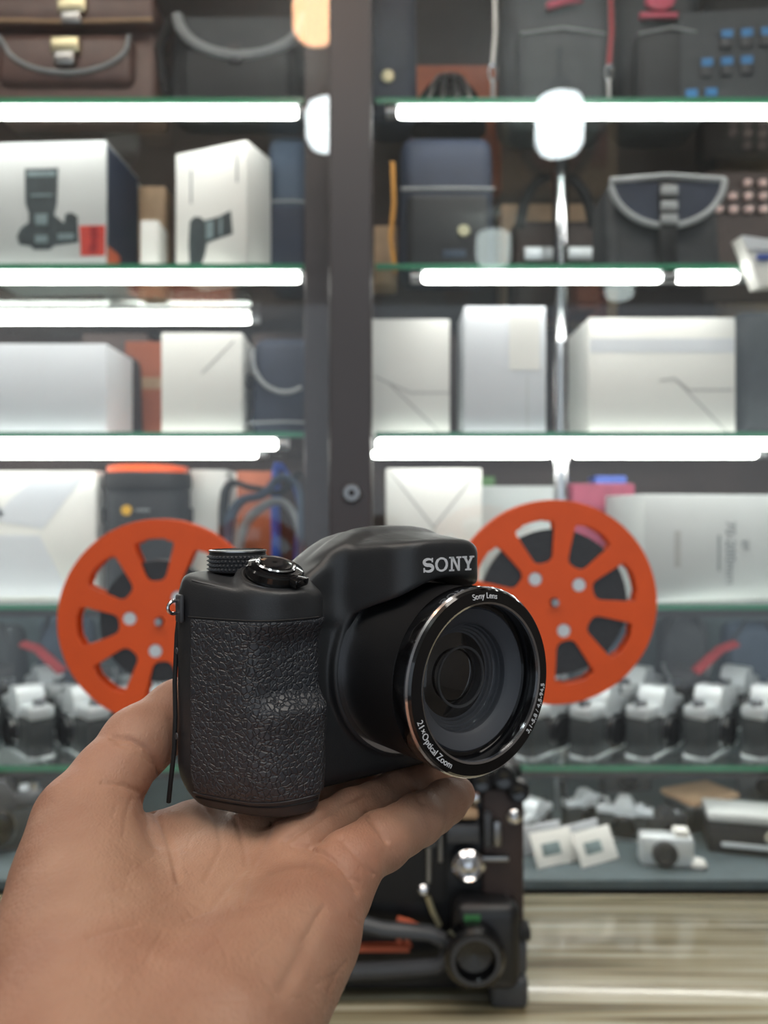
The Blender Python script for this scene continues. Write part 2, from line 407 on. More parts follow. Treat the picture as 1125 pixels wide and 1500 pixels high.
C(MB().rbox(px(447, 1.07), px(490, 1.07), 1.06, 1.09, ZT, 2.45, .002), 'post', M['post'])
mul = C(MB().rbox(px(483, 1.02), px(545, 1.02), 1.005, 1.055, ZT+.002, 2.45, .003), 'door_frame', M['frame'])
lk = P(515, 722, 1.0)
l_ = MB().lathe([(0, -.006), (.010, -.006), (.0125, -.003), (.013, 0), (0, 0)], 24, T(lk.x, 1.0055, lk.z) @ R(-90, 'X')).build('lock', M['steel'], mul)
MB().lathe([(0, 0), (.0045, 0), (.0045, .001), (0, .001)], 16, T(lk.x, 0.998, lk.z) @ R(-90, 'X')).build('keyhole', M['matte'], mul)
C(MB().box(XL0, px(486, 1.03), YG, YG+.005, ZT+.004, 2.45), 'door_pane', M['dglass'])
C(MB().box(px(543, 1.03), XR1, YG, YG+.005, ZT+.004, 2.45), 'door_pane', M['dglass'])
for k in (1, 2, 3, 4, 5):
    for x0, x1 in ((XL0, XL1), (XR0, XR1)):
        s = C(MB().box(x0, x1, 1.103, 1.52, SZ[k]-.008, SZ[k]), 'shelf', M['sglass'])
        MB().box(x0, x1, 1.100, 1.103, SZ[k]-.008, SZ[k]).build('edge', M['edge'], s, 0)
for x in (px(821, 1.29), px(-190, 1.29)):
    C(MB().cyl((x, 1.29, SZ[0]), (x, 1.29, 2.45), .0135, n=24), 'pole', M['chrome'], smooth=35)

def led(x0, x1, k, D, label, r=.0078, lip=False):
    z = SZ[k]-.008-r-.0012
    X0, X1 = px(x0, D), px(x1, D)
    X0 = max(X0, XL0+.02); X1 = min(X1, XR1-.02)
    t = thing('led_tube', label, 'light', ((X0+X1)/2, D, z), group='led tubes under the cabinet shelves')
    L = (X1-X0)/2
    m = T(-L+.004, 0, 0) @ R(90, 'Y')
    MB().lathe([(0, 0), (r*.7, .0008), (r, .005), (r, 2*L-.013), (r*.7, 2*L-.0088), (0, 2*L-.008)], 14, m).build('tube', M['tube'], t)
    MB().cyl((-L-.012, 0, 0), (-L+.004, 0, 0), r*1.05).build('end_cap', M['alu'], t)
    MB().cyl((L+.012, 0, 0), (L-.004, 0, 0), r*1.05).build('end_cap', M['alu'], t)
    MB().box(-L-.012, L+.012, -r*1.0, r*1.3, r+.0002, r+.0011).build('mounting_strip', M['alu'], t)
    if lip: MB().box(-L, L, -r-.003, -r-.0012, -r*.8, r+.0011).build('channel', M['dgrey'], t)
led(-900, 441, 5, 1.11, 'long white led tube above the printed camera boxes')
led(578, 1900, 5, 1.11, 'long white led tube above the navy bag and grey-piped bag')
led(-900, 445, 4, 1.11, 'long white led tube under the shelf of printed camera boxes')
led(614, 972, 4, 1.11, 'white led tube under the shelf holding the navy bag')
led(985, 1083, 4, 1.11, 'short white led tube under the bag with grey piping')
led(-700, 371, 4, 1.37, 'white led tube set deep under the shelf of printed camera boxes', .0055)
led(-900, 411, 3, 1.108, 'long white led tube under the grey-white box and navy pouch')
led(-700, 381, 3, 1.33, 'white led tube set deep above the lens case with orange lid', .006)
led(547, 1900, 3, 1.108, 'long white led tube under the shelf of three plain white boxes')
led(541, 809, 3, 1.33, 'white led tube set deep beside the chrome pole, under the narrow box', .006)
led(836, 1112, 3, 1.33, 'white led tube set deep beside the chrome pole, under the wide box', .006)
for x0, x1, w in ((-900, 440, 'left of the dark post'), (560, 1900, 'right of the dark door frame')):
    led(x0, x1, 2, 1.112, 'led tube in a channel under the lens-box shelf, '+w, .005, True)
    led(x0, x1, 1, 1.112, 'led tube in a channel under the old cameras, '+w, .005, True)

# ------------------------------------------------------------------ cartons and bags on the shelves
def carton(x0, x1, yt, k, D, depth, m, label, rot=0, name='carton', group=None):
    """carton standing on shelf k; front bottom centre at its origin"""
    w = (x1-x0)/F*D; h = pz(yt, D)-SZ[k]
    t = thing(name, label, 'box', (px((x0+x1)/2, D), D, SZ[k]), rot, group)
    MB().rbox(-w/2, w/2, 0, depth, 0, h, .0025, 2).build('body', m, t)
    t['_w'] = w; t['_h'] = h
    return t, w, h
def strip(t, name, pts, m, wd=.0016, y=0):
    """thin raised line on the front of a carton"""
    mb = MB()
    for (xa, za), (xb, zb) in zip(pts[:-1], pts[1:]):
        d = Vector((xb-xa, zb-za)); n = Vector((-d.y, d.x)).normalized()*wd/2
        mb.prism([(xa+n.x, za+n.y), (xb+n.x, zb+n.y), (xb-n.x, zb-n.y), (xa-n.x, za-n.y)], y-.0006, y+.0004)
    return mb.build(name, m, t, 0)
def panel(t, name, pts, m, y=0, th=.0009):
    return MB().prism(pts, y-th, y+.0003).build(name, m, t, 0)
def blob(cx, cz, rx, rz, n=20): return [(cx+rx*math.cos(2*math.pi*i/n), cz+rz*math.sin(2*math.pi*i/n)) for i in range(n)]
def rect(x0, x1, z0, z1): return [(x0, z0), (x1, z0), (x1, z1), (x0, z1)]

# --- shelf 4, left of the post: printed camera boxes
D = 1.14
t, w, h = carton(-40, 157, 207, 4, D, .13, M['whiteg'], 'large white camera box printed with a camera seen from above and a red badge', -3)
def q(t, x, y, x0, x1, k=4, D=D): return (px(x, D)-px((x0+x1)/2, D), pz(y, D)-SZ[k])
Q = lambda x, y: q(t, x, y, -40, 157)
pr = panel(t, 'camera_print', [Q(*p) for p in [(36,247),(86,247),(84,300),(80,315),(95,328),(97,315),(105,312),(115,318),(116,356),(80,360),(74,366),(50,366),(44,360),(28,358),(24,346),(30,334),(42,326),(42,312),(37,298)]], M['printd'])
for a in ([(40,252),(82,252),(82,259),(40,259)], [(52,314),(70,314),(70,330),(52,330)], [(52,345),(70,345),(70,356),(52,356)], [(86,343),(110,343),(110,352),(86,352)], [(45,285),(78,285),(78,288),(45,288)]):
    panel(pr, 'highlight', [Q(*p) for p in a], M['printl'], -.0009)
panel(t, 'badge', [Q(*p) for p in [(118,332),(156,332),(156,376),(120,376)]], M['red'])
panel(t, 'badge_mark', [Q(*p) for p in [(134,334),(146,334),(146,352),(143,356),(146,362),(142,372),(132,370),(136,356)]], M['dred'], -.001)
MB().box(w/2-.0003, w/2+.0008, .004, .126, .004, h-.004).build('printed_side', M['navy'], t, 0)
MB().box(w/2+.0006, w/2+.0014, .004, .05, .006, h*.2).build('side_flash', M['rust'], t, 0)
t, w, h = carton(246, 370, 215, 4, 1.15, .07, M['white'], 'white camera box turned at an angle, printed with a camera and zoom lens', -22)
Q = lambda x, y: ((x-306)/F*1.2, pz(y, 1.14)-SZ[4])
pr = panel(t, 'camera_print', [Q(*p) for p in [(272,316),(280,310),(290,312),(296,318),(320,316),(340,310),(343,344),(318,348),(300,352),(298,366),(292,382),(272,384),(270,350)]], M['printd'])
for a in ([(300,322),(312,321),(312,346),(300,347)], [(322,318),(326,318),(326,344),(322,344)]): panel(pr, 'highlight', [Q(*p) for p in a], M['printl'], -.0009)
strip(t, 'fold_line', [Q(274,240), Q(274,290)], M['printg'], .003); strip(t, 'fold_line', [Q(350,225), Q(350,270)], M['printg'], .003)
t, w, h = carton(205, 232, 322, 4, 1.16, .05, M['white'], 'small plain white upright box between the two printed camera boxes')
t, w, h = carton(202, 242, 272, 4, 1.28, .04, M['tan'], 'small tan box with a pale green print behind the slim white one')
panel(t, 'green_print', blob(0, h*.55, .016, .022), M['palegreen'])
t, w, h = carton(163, 205, 264, 4, 1.30, .06, M['whiteg'], 'pale box half hidden behind the large printed camera box', 30)

def soft_bag(name, x0, x1, yt, k, D, depth, m, label, r=.018, taper=.08, rot=0, group=None):
    w = (x1-x0)/F*D; h = pz(yt, D)-SZ[k]
    t = thing(name, label, 'bag', (px((x0+x1)/2, D), D, SZ[k]), rot, group)
    MB().rbox(-w/2, w/2, 0, depth, 0, h, min(r, w*.3, depth*.4), 4, taper=taper, tapery=.25).build('body', m, t)
    return t, w, h
def arc(cx, cz, rx, rz, a0, a1, n=16, y=0): return [(cx+rx*math.cos(math.radians(a0+(a1-a0)*i/n)), y, cz+rz*math.sin(math.radians(a0+(a1-a0)*i/n))) for i in range(n+1)]
t, w, h = soft_bag('shoulder_bag', 388, 452, 190, 4, 1.2, .1, M['bluegrey'], 'tall blue-grey nylon bag next to the dark cabinet post')
MB().rbox(-w*.42, w*.42, -.008, .01, h*.06, h*.5, .006, 3).build('pocket', M['navy'], t)
MB().tube(arc(0, h*.52, w*.45, .002, 180, 0, 8, -.006), .002).build('zip', M['piping'], t)

# --- shelf 5, left: satchel and black bag
D = 1.13
w = 250/F*D
t = thing('satchel', 'brown leather satchel with two metal clasps on its flap', 'bag', (px(102, D), D, SZ[5]))
h = .150
MB().rbox(-w/2, w/2, 0, .085, 0, h, .012, 3, tapery=.3).build('body', M['brownl'], t)
fl = MB().rbox(-w/2-.002, w/2+.002, -.012, .08, h-.035, h+.006, .008, 3).build('flap', M['brownl'], t)
MB().rbox(-w*.42, w*.38, -.010, .02, .03, h*.70, .014, 3).build('pocket', M['brownl'], t)
MB().tube([(-w*.40, -.010, h*.66)]+arc(0, h*.60, w*.36, .045, 190, 350, 18, -.012)+[(w*.36, -.010, h*.66)], .0032).build('flap_trim', M['piping'], t)
MB().tube([(-w/2, -.012, h-.03), (0, -.014, h-.034), (w/2, -.012, h-.03)], .003).build('flap_trim', M['tan'], t)
for cx, cz, s in ((.010, h-.016, 1), (.0, h-.073, 1)):
    c = MB().rbox(cx-.020, cx+.020, -.019, -.008, cz-.006, cz+.016, .002).build('clasp', M['brass'], t)
    MB().rbox(cx-.014, cx+.014, -.022, -.012, cz-.024, cz-.006, .002).build('clasp_tongue', M['steel'], c)
t, w, h = soft_bag('shoulder_bag', 238, 452, 8, 5, 1.14, .09, M['blackny'], 'black shoulder bag with wide grey-trimmed curved flap beside the satchel', .03)
MB().prism([(x, z) for x, _, z in arc(.010, h*.84, w*.42, h*.38, 180, 360, 20)], -.012, .0).build('flap', M['charcoal'], t)
MB().tube(arc(.010, h*.86, w*.43, h*.38, 180, 360, 20, -.012), .008).build('flap_trim', M['piping'], t)
MB().rbox(-w*.36, w*.40, -.014, .012, .0, h*.56, .012, 3).build('pocket', M['blackny'], t)
MB().rbox(-.008, .010, -.018, -.010, h*.40, h*.58, .002).build('buckle', M['dgrey'], t)
MB().tube([(-w*.48, .01, h*.2), (-w*.52, 0, h*.6), (-w*.47, .02, h*.95)], .008, flat=.4).build('strap', M['matte'], t)

# --- shelf 3, left
t, w, h = carton(-60, 156, 503, 3, 1.14, .12, M['whiteb'], 'wide cool grey-white carton with a plain front beside the black case')
t, w, h = soft_bag('camera_pouch', 140, 192, 514, 3, 1.265, .08, M['blackny'], 'black camera pouch behind the wide cool grey-white carton', .02)
MB().tube([(w*.1, -.004, h*.85), (w*.3, -.006, h*.7), (w*.12, -.006, h*.5)], .003).build('strap', M['dgrey'], t)
t, w, h = carton(236, 355, 487, 3, 1.14, .11, M['white'], 'upright white carton with a slanted fold beside the navy pouch')
strip(t, 'fold_line', [(w*.0, h*.60), (w*.40, h*.92)], M['fold'], .0022)
t, w, h = soft_bag('camera_pouch', 364, 468, 490, 3, 1.15, .09, M['navy'], 'navy camera pouch with curved grey piping next to the dark post', .02)
MB().tube([(-w*.44, -.003, h*.86)]+arc(w*.02, h*.78, w*.46, h*.36, 190, 300, 14, -.005), .0035).build('piping', M['piping'], t)
MB().rbox(w*.28, w*.48, -.008, .0, h*.15, h*.34, .002).build('buckle', M['matte'], t)
MB().rbox(-w*.56, -w*.46, .01, .03, h*.5, h*.62, .003).build('side_ring', M['matte'], t)
MB().tube([(-w*.5, -.003, h*.12), (0, -.006, h*.13), (w*.48, -.003, h*.12)], .0015).build('seam', M['piping'], t)
for x0, x1, yt, D, dp, m, lb in ((183, 238, 500, 1.36, .06, 'terra', 'terracotta carton seen in the gap beside the wide grey-white carton'),
        (250, 340, 488, 1.44, .06, 'terra', 'low terracotta carton standing at the back behind the slanted-fold white carton'),
        (120, 215, 488, 1.44, .06, 'darkbrown', 'dark brown carton at the back behind the black camera pouch'),
        (370, 445, 488, 1.44, .06, 'darkbrown', 'dark brown carton at the back behind the navy pouch')):
    t, w, h = carton(x0, x1, yt, 3, D, dp, M[m], lb)
    if m == 'terra':
        MB().box(-w/2+.002, w/2-.002, -.001, .0005, h*.55, h*.66).build('band', M['tan'], t)

# --- shelf 2, left
t, w, h = carton(-120, 141, 690, 2, 1.16, .12, M['white'], 'big white box printed with pale angular facets beside the lens case')
for pts, m in (([(-w*.10, h*.62), (w*.18, h*.98), (w*.46, h*.98), (w*.40, h*.9), (w*.2, h*.55)], 'whiteb'), ([(-w*.45, h*.02), (-w*.3, h*.5), (w*.18, h*.5), (w*.36, h*.02)], 'whiteb'), ([(-w*.47, h*.95), (-w*.1, h*.95), (-w*.02, h*.65), (-w*.3, h*.56), (-w*.47, h*.7)], 'whiteg')):
    panel(t, 'facet_print', pts, M[m])
D = 1.13; r = 62/F*D
t = thing('lens_case', 'black cylindrical lens case with orange lid rim and yellow mark', 'case', (px(217, D+r), D+r, SZ[2]))
H = pz(690, D)-SZ[2]
MB().lathe([(0, 0), (r*.96, 0), (r, .006), (r, H*.86), (r*1.0, H*.87), (0, H*.87)], 40).build('body', M['blackny'], t)
ld = MB().lathe([(0, H*.87), (r*1.06, H*.87), (r*1.07, H*.885), (r*1.06, H*.99), (r*.98, H), (0, H)], 40).build('lid', M['matte'], t)
MB().lathe([(r*.2, H), (r*.97, H), (r*.97, H+.009), (r*.9, H+.010), (r*.2, H+.010)], 40).build('rim', M['orange'], ld)
for sg in (-1, 1): MB().rbox(sg*r*1.0-.007, sg*r*1.0+.007, -.006, .006, H*.60, H*.72, .002).build('strap_loop', M['matte'], t)
MB().lathe([(0, 0), (.0075, 0), (.0075, .0016), (0, .0016)], 18, T(-.013, -r*.985, H*.70) @ R(90, 'X')).build('yellow_mark', M['yellow'], t)
MB().rbox(.0, .02, -r*1.01, -r*.97, H*.69, H*.71, .0008).build('grey_mark', M['printg'], t)
t, w, h = carton(278, 332, 688, 2, 1.24, .09, M['white'], 'narrow white carton standing behind the lens case')
t, w, h = carton(345, 400, 690, 2, 1.42, .08, M['terra'], 'terracotta carton behind the tangle of grey straps')
# straps in front of it
random.seed(3)
for i, (m, pts) in enumerate((('bluegrey', [(335, 775), (352, 735), (385, 725), (410, 700), (436, 712), (440, 760)]),
        ('piping', [(350, 800), (365, 760), (400, 735), (425, 745), (440, 790)]),
        ('blackny', [(330, 720), (370, 715), (410, 722), (445, 700)]),
        ('royal', [(405, 690), (425, 702), (438, 740), (434, 800)]))):
    c = []
    for j, (x, y) in enumerate(pts): c.append(P(x, y, 1.17+.02*i))
    z0 = SZ[2]+.006
    c = [Vector((c[0].x, c[0].y, z0))]+c+[Vector((c[-1].x, c[-1].y, z0))]
    sm = []
    for a in range(len(c)-1):
        p0, p1, p2, p3 = c[max(a-1, 0)], c[a], c[a+1], c[min(a+2, len(c)-1)]
        for s in range(5):
            u = s/5; sm.append(.5*((2*p1)+(p2-p0)*u+(2*p0-5*p1+4*p2-p3)*u*u+(3*p1-p0-3*p2+p3)*u**3))
    sm.append(c[-1])
    tag(MB().tube(sm, .009, 8, .35).build('camera_strap', M[m]), {'bluegrey': 'blue-grey looped camera strap', 'piping': 'pale grey looped camera strap', 'blackny': 'black camera strap lying flattest', 'royal': 'bright blue camera strap'}[m]+' on the shelf beside the lens case', 'strap', 'camera straps beside the lens case')

# --- shelf 5, right
def backpack(x0, x1, k, D, yt, m, label, logo):
    t, w, h = soft_bag('backpack', x0, x1, yt, k, D, .10, M[m], label, .03, .06)
    MB().rbox(-w*.38, w*.38, -.02, .02, .01, h*.55, .014, 3).build('pocket', M[m], t)
    MB().tube([(-w*.36, -.021, h*.5), (0, -.024, h*.53), (w*.36, -.021, h*.5)], .002).build('zip', M['piping'], t)
    if logo:
        for p in logo: MB().prism(p(w, h), -.004, .004).build('logo', M['pink'], t)
    MB().tube(arc(0, h-.005, .02, .02, 0, 180, 10, .04), .004).build('handle', M['matte'], t)
    return t, w, h
Zt = lambda y, D: pz(y, D)-SZ[5]
t, w, h = backpack(735, 905, 5, 1.18, -60, 'charcoal', 'charcoal backpack with one pink brush logo near the chrome pole', [lambda w, h: [(-w*.12, Zt(6, 1.18)), (w*.05, Zt(-2, 1.18)), (w*.2, Zt(2, 1.18)), (w*.06, Zt(6, 1.18)), (-w*.1, Zt(14, 1.18))]])
t, w, h = backpack(912, 1040, 5, 1.18, -60, 'blackny', 'dark backpack with a round pink emblem over a pink line', [lambda w, h: blob(-.01, Zt(2, 1.18), .022, .014), lambda w, h: rect(-.04, .016, Zt(27, 1.18), Zt(20, 1.18))])
t, w, h = soft_bag('shoulder_bag', 540, 612, -70, 5, 1.16, .09, M['navy'], 'tall navy bag with a small round brass badge next to the door frame')
MB().lathe([(0, 0), (.010, 0), (.008, .003), (0, .003)], 18, T(-.008, -.001, pz(112, 1.16)-SZ[5]) @ R(90, 'X')).build('badge', M['brass'], t)
t = thing('bicycle_helmet', 'shiny black ribbed cap-like pouch between navy bag and backpack', 'pouch', (px(657, 1.2), 1.2, SZ[5]))
t.name = 'ribbed_pouch'
prof = [(.058*math.cos(math.radians(a)), .082*math.sin(math.radians(a))) for a in range(0, 91, 9)]
MB().lathe([(0, 0)]+prof, 28, Matrix.Diagonal((1, .8, 1, 1))).build('body', M['gloss'], t)
for k in range(4):
    a = math.radians(-35+k*22)
    MB().tube([((.060*math.cos(b))*math.sin(a), -.049*math.cos(b)*math.cos(a), .084*math.sin(b)) for b in [i*.12 for i in range(1, 12)]], .003).build('rib', M['steel'], t)
t, w, h = carton(600, 735, 95, 5, 1.42, .08, M['terra'], 'brown carton at the back behind the ribbed black pouch')
for x, m, lb in ((725, 'steel', 'steel chain strap hanging beside the charcoal backpack'), (895, 'strapred', 'red cord with steel clip hanging between the two dark backpacks')):
    a = P(x, -90, 1.16); b = P(x-3, 95, 1.16)
    o = thing('hanging_strap', lb, 'strap', (b.x, b.y, SZ[5]))
    z = [(.000, 0, a.z-SZ[5]), (.004, 0, b.z-SZ[5]+.05), (0, 0, b.z-SZ[5])]
    MB().tube(z, .004, 8).build('cord', M[m], o)
    MB().tube(arc(0, b.z-SZ[5]-.012, .006, .012, 0, 340, 14), .002).build('clip', M['chrome'], o)
    MB().cyl((0, 0, 0), (0, 0, b.z-SZ[5]-.022), .0035, .003, n=10).build('tassel', M['steel'], o)
# blister board with small blue labelled packs
t = thing('blister_board', 'board of small packs with blue labels beside the dark backpack', 'display board', (px(1090, 1.14), 1.15, SZ[5]), -6)
MB().box(-.085, .12, .0, .006, 0, .155).build('board', M['charcoal'], t)
for r_, (n, z, xo) in enumerate(((3, .118, .0), (3, .078, -.028), (2, .034, -.05))):
    for i in range(n):
        pk = MB().rbox(xo-.03+i*.028, xo-.012+i*.028, -.004, .001, z-.020, z+.008, .002).build('pack', M['dgrey'], t)
        MB().box(xo-.029+i*.028, xo-.013+i*.028, -.0052, -.0038, z-.005, z+.006).build('label_strip', M['blue'], pk)
t, w, h = soft_bag('camera_pouch', 1040, 1200, -40, 5, 1.30, .10, M['matte'], 'rounded black pouch behind the board of blue-labelled packs', .04)
MB().tube(arc(0, h*.75, w*.4, h*.22, 180, 360, 16, -.004), .004).build('piping', M['piping'], t)
t, w, h = carton(770, 890, 330, 4, 1.422, .014, M['terra2'], 'flat dull red carton at the back behind the arched handle')
# --- shelf 4, right
t, w, h = soft_bag('camera_bag', 585, 726, 190, 4, 1.15, .10, M['navy'], 'navy camera bag with a round brass badge beside the chrome pole', .02, .03)
MB().rbox(-w*.42, w*.42, -.012, .01, .006, h*.54, .01, 3).build('pocket', M['blackny'], t)
MB().tube([(-w*.48, -.004, h*.58), (0, -.006, h*.58), (w*.48, -.004, h*.58)], .003).build('zip', M['piping'], t)
MB().lathe([(0, 0), (.0095, 0), (.008, .003), (0, .003)], 18, T(w*.16, -.012, h*.28) @ R(90, 'X')).build('badge', M['brass'], t)
MB().rbox(-w*.05, w*.18, -.014, -.011, h*.1, h*.15, .001).build('logo', M['bluegrey'], t)
t = thing('ribbon', 'ochre ribbon hanging down beside the navy camera bag', 'ribbon', (px(575, 1.14), 1.14, SZ[4]))
MB().tube([(0, .0, .16), (.002, 0, .10), (-.003, 0, .05), (.004, 0, .0)], .0045, 8, .4).build('band', M['ribbon'], t)
t, w, h = carton(548, 582, 330, 4, 1.2, .06, M['tan'], 'tan carton squeezed between the door frame and navy camera bag')
# brown bag with arched handle
t, w, h = soft_bag('handbag', 752, 882, 318, 4, 1.34, .08, M['darkbrown'], 'brown bag with tall black arched handle behind the chrome pole', .012, .02)
MB().tube([(-w*.42, .01, h*.9)]+arc(0, h*.95, w*.40, .085, 170, 10, 18, .01)+[(w*.42, .01, h*.9)], .009, 10).build('handle', M['matte'], t)
for sg in (-1, 1): MB().rbox(sg*w*.22-w*.16, sg*w*.22+w*.16, -.008, .0, h*.52, h*.66, .002).build('buckle', M['silver'], t)
t, w, h = carton(735, 905, 298, 4, 1.44, .06, M['tan'], 'tan carton at the back seen through the arched handle')
t, w, h = soft_bag('camera_bag', 888, 1060, 262, 4, 1.14, .10, M['blackny'], 'black camera bag with half-round grey-piped flap and front buckle', .016, .03)
MB().prism([(x, z) for x, _, z in arc(0, h*.93, w*.46, h*.46, 180, 360, 22)], -.010, .004).build('flap', M['navy'], t)
MB().tube(arc(0, h*.95, w*.48, h*.48, 180, 360, 22, -.010)+[(w*.48, -.008, h*.96), (0, -.008, h*1.0)], .005, closed=True).build('piping', M['piping'], t)
s_ = MB().rbox(-.013, .013, -.016, -.008, h*.06, h*.94, .003).build('strap', M['matte'], t)
for z in (h*.82, h*.66, h*.52): MB().rbox(-.012, .012, -.021, -.014, z-.007, z+.007, .002).build('buckle', M['piping'], s_)
t = thing('paper_bag', 'crumpled white paper bag leaning over the shelf edge', 'bag', (px(1100, 1.12), 1.105, SZ[4]))
MB().prism([(-.040, .028), (.06, .018), (.075, -.030), (-.012, -.040)], -.030, -.006, R(6, 'Z')).build('body', M['white'], t)
MB().prism([(-.040, .028), (.06, .018), (.06, .006), (-.030, .010)], -.034, -.031, R(6, 'Z')).build('flap', M['whiteb'], t)
MB().rbox(-.018, .000, -.036, -.030, -.004, .003, .001, m=R(6, 'Z')).build('blue_mark', M['royal'], t)
t = thing('bead_board', 'dark board with rows of pale beads behind the piped camera bag', 'display board', (px(1085, 1.3), 1.3, SZ[4]))
MB().box(-.06, .12, 0, .006, 0, .215).build('board', M['darkbrown'], t)
for r_ in range(3):
    for i in range(5-r_): MB().lathe([(0, -.007), (.0055, -.005), (.008, 0), (.0055, .005), (0, .007)], 12, T(-.04+.024*r_+i*.025, -.006, .150+.022*r_)).build('bead', M['dot'], t)
t, w, h = carton(1065, 1140, 300, 4, 1.42, .05, M['tan'], 'tan carton standing behind the bead board')
# --- shelf 3, right: plain white boxes
t, w, h = carton(543, 659, 467, 3, 1.14, .11, M['white'], 'white carton with crossing fold lines next to the door frame')
strip(t, 'fold_line', [(-w*.45, h*.5), (w*.0, h*.36), (w*.5, h*.36)], M['fold'], .0022); strip(t, 'fold_line', [(-w*.28, h*.45), (w*.40, h*.0)], M['fold'], .0022)
t, w, h = carton(680, 800, 448, 3, 1.13, .10, M['whiteb'], 'tall bluish-white carton with a paler label, next to the chrome pole')
panel(t, 'label_panel', rect(w*.05, w*.42, h*.5, h*.93), M['white']); strip(t, 'fold_line', [(w*.27, h*.0), (w*.27, h*.45)], M['whiteg'], .002)
t, w, h = carton(862, 1078, 465, 3, 1.14, .13, M['white'], 'widest white carton with a peaked fold on its front')
strip(t, 'fold_line', [(-w*.02, h*.46), (w*.08, h*.48), (w*.18, h*.38), (w*.48, h*.38)], M['fold'], .0026); strip(t, 'fold_line', [(w*.10, h*.46), (w*.44, h*.02)], M['fold'], .0022)
panel(t, 'tinted_band', rect(-w*.49, w*.49, h*.70, h*.82), M['whiteb'], 0, .0004)
t, w, h = soft_bag('camera_bag', 1082, 1190, 450, 3, 1.2, .1, M['charcoal'], 'charcoal nylon bag beside the widest white carton')
for x0, x1, yt, D, dp, m, lb in ((655, 690, 490, 1.36, .06, 'darkbrown', 'dark brown carton in the gap between two white cartons'),
        (845, 880, 488, 1.40, .06, 'terra', 'reddish carton behind the chrome pole and white cartons'), (560, 780, 492, 1.46, .04, 'charcoal', 'long dark flat case at the back behind the tall white carton')):
    carton(x0, x1, yt, 3, D, dp, M[m], lb)
# --- shelf 2, right
t, w, h = carton(565, 706, 686, 2, 1.15, .10, M['white'], 'white carton with V-shaped flaps above the black camera in the hand')
strip(t, 'fold_line', [(-w*.46, h*.98), (-.0, h*.55), (w*.46, h*.98)], M['fold'], .0026); strip(t, 'fold_line', [(0, h*.55), (0, 0)], M['fold'], .002)
t, w, h = carton(700, 812, 712, 2, 1.25, .08, M['whiteg'], 'low grey carton behind the orange reel and beside the pole')
t, w, h = carton(838, 930, 708, 2, 1.28, .07, M['magenta'], 'magenta carton behind the long lens box')
t, w, h = carton(872, 918, 697, 2, 1.38, .05, M['royal'], 'royal blue carton peeking over the magenta carton')
t, w, h = carton(660, 725, 698, 2, 1.44, .04, M['greenl'], 'green carton at the back beside the low grey carton')
t = thing('lens_box', 'long pale lens box with grey lettering turned sideways', 'box', (px(944, 1.125), 1.125, SZ[2]), 0)
w = .235; h = pz(724, 1.125)-SZ[2]
MB().rbox(0, w, 0, .13, 0, h, .003, 2).build('body', M['whiteg'], t); t.rotation_euler.z = math.radians(9)
def side_text(txt, size, x, z, m):
    me = remap(text_mesh(txt, size, .0004), lambda c: Vector((c.y, -c.z-.0004, -c.x))); o = link('lettering', me, m, t, 0); o.location = (x, 0, z); return o
side_text('70-200mm', .0215, .1335, h*.45, M['printg']); side_text('EF', .016, .157, h*.52, M['printg'])
MB().prism(rect(.114, .118, h*.28, h*.62), -.0006, .0003).build('lettering', M['printg'], t, 0)
MB().prism(rect(.046, .056, h*.32, h*.66), -.0006, .0003).build('lettering', M['fold'], t, 0)

# ------------------------------------------------------------------ old film cameras on the two lowest shelves
def film_camera(top, label, group):
    t = thing('film_camera', label, 'camera', group=group)
    w, d, h = .128, .036, .080
    MB().rbox(-w/2, w/2, -d/2, d/2, 0, h*.72, .006, 2).build('body', M['leatherette'], t)
    tp = MB().rbox(-w/2, w/2, -d/2, d/2, h*.72, h*.95, .005, 2).build('top_plate', M[top], t)
    MB().prism([(-.024, h*.72), (.024, h*.72), (.022, h*1.02), (.012, h*1.22), (-.012, h*1.22), (-.022, h*1.02)], -d/2-.003, d/2).build('prism_housing', M[top], t)
    MB().rbox(-w/2, w/2, -d/2, d/2, -.0, .008, .003).build('base_plate', M[top], t)
    MB().cyl((w*.38, 0, h*.93), (w*.38, 0, h*1.08), .009).build('shutter_dial', M['chrome'], t)
    MB().cyl((w*.27, .004, h*.93), (w*.27, .004, h*1.03), .007).build('speed_dial', M['silver'], t)
    MB().cyl((-w*.40, 0, h*.93), (-w*.40, 0, h*1.06), .010).build('rewind_knob', M['chrome'], t)
    ln = MB().lathe([(0, 0), (.026, 0), (.026, .005), (.023, .006), (.023, .012), (.019, .013), (.017, .010), (0, .009)], 24, T(0, -d/2, h*.42) @ R(90, 'X')).build('lens', M['gloss'], t)
    MB().lathe([(.0235, .002), (.0268, .002), (.0268, .0045), (.0235, .0045)], 24, T(0, -d/2, h*.42) @ R(90, 'X'), True).build('lens_ring', M['chrome'], ln)
    return t
gR = 'old cameras packed in rows beside the long lens box shelf'
gL = 'old cameras packed in rows behind the thumb'
lbS = 'silver-topped film camera standing end-on in the packed row right of the orange reel'
lbB = 'black-topped film camera standing end-on in the row behind the silver ones'
lbL = 'silver-topped film camera in the packed row behind the thumb'
protoS = film_camera('silver', lbS, gR); protoB = film_camera('dgrey', lbB, gR)
used = set()
def put(proto, x, D, k, rot, label, group, sc=1.0):
    o = proto if proto.name not in used else copy_tree(proto)
    used.add(proto.name)
    o.location = (px(x, D), D, SZ[k]); o.rotation_euler = (0, 0, math.radians(rot)); o.scale = (sc,)*3
    o['label'] = label; o['group'] = group
    return o
ORD = ('first', 'second', 'third', 'fourth', 'fifth', 'sixth', 'seventh')
for i, x in enumerate((800, 880, 960, 1042, 1124)): put(protoS, x, 1.172, 1, 47, 'silver-topped film camera standing end-on in the front row, '+ORD[i]+' from the projector', gR)
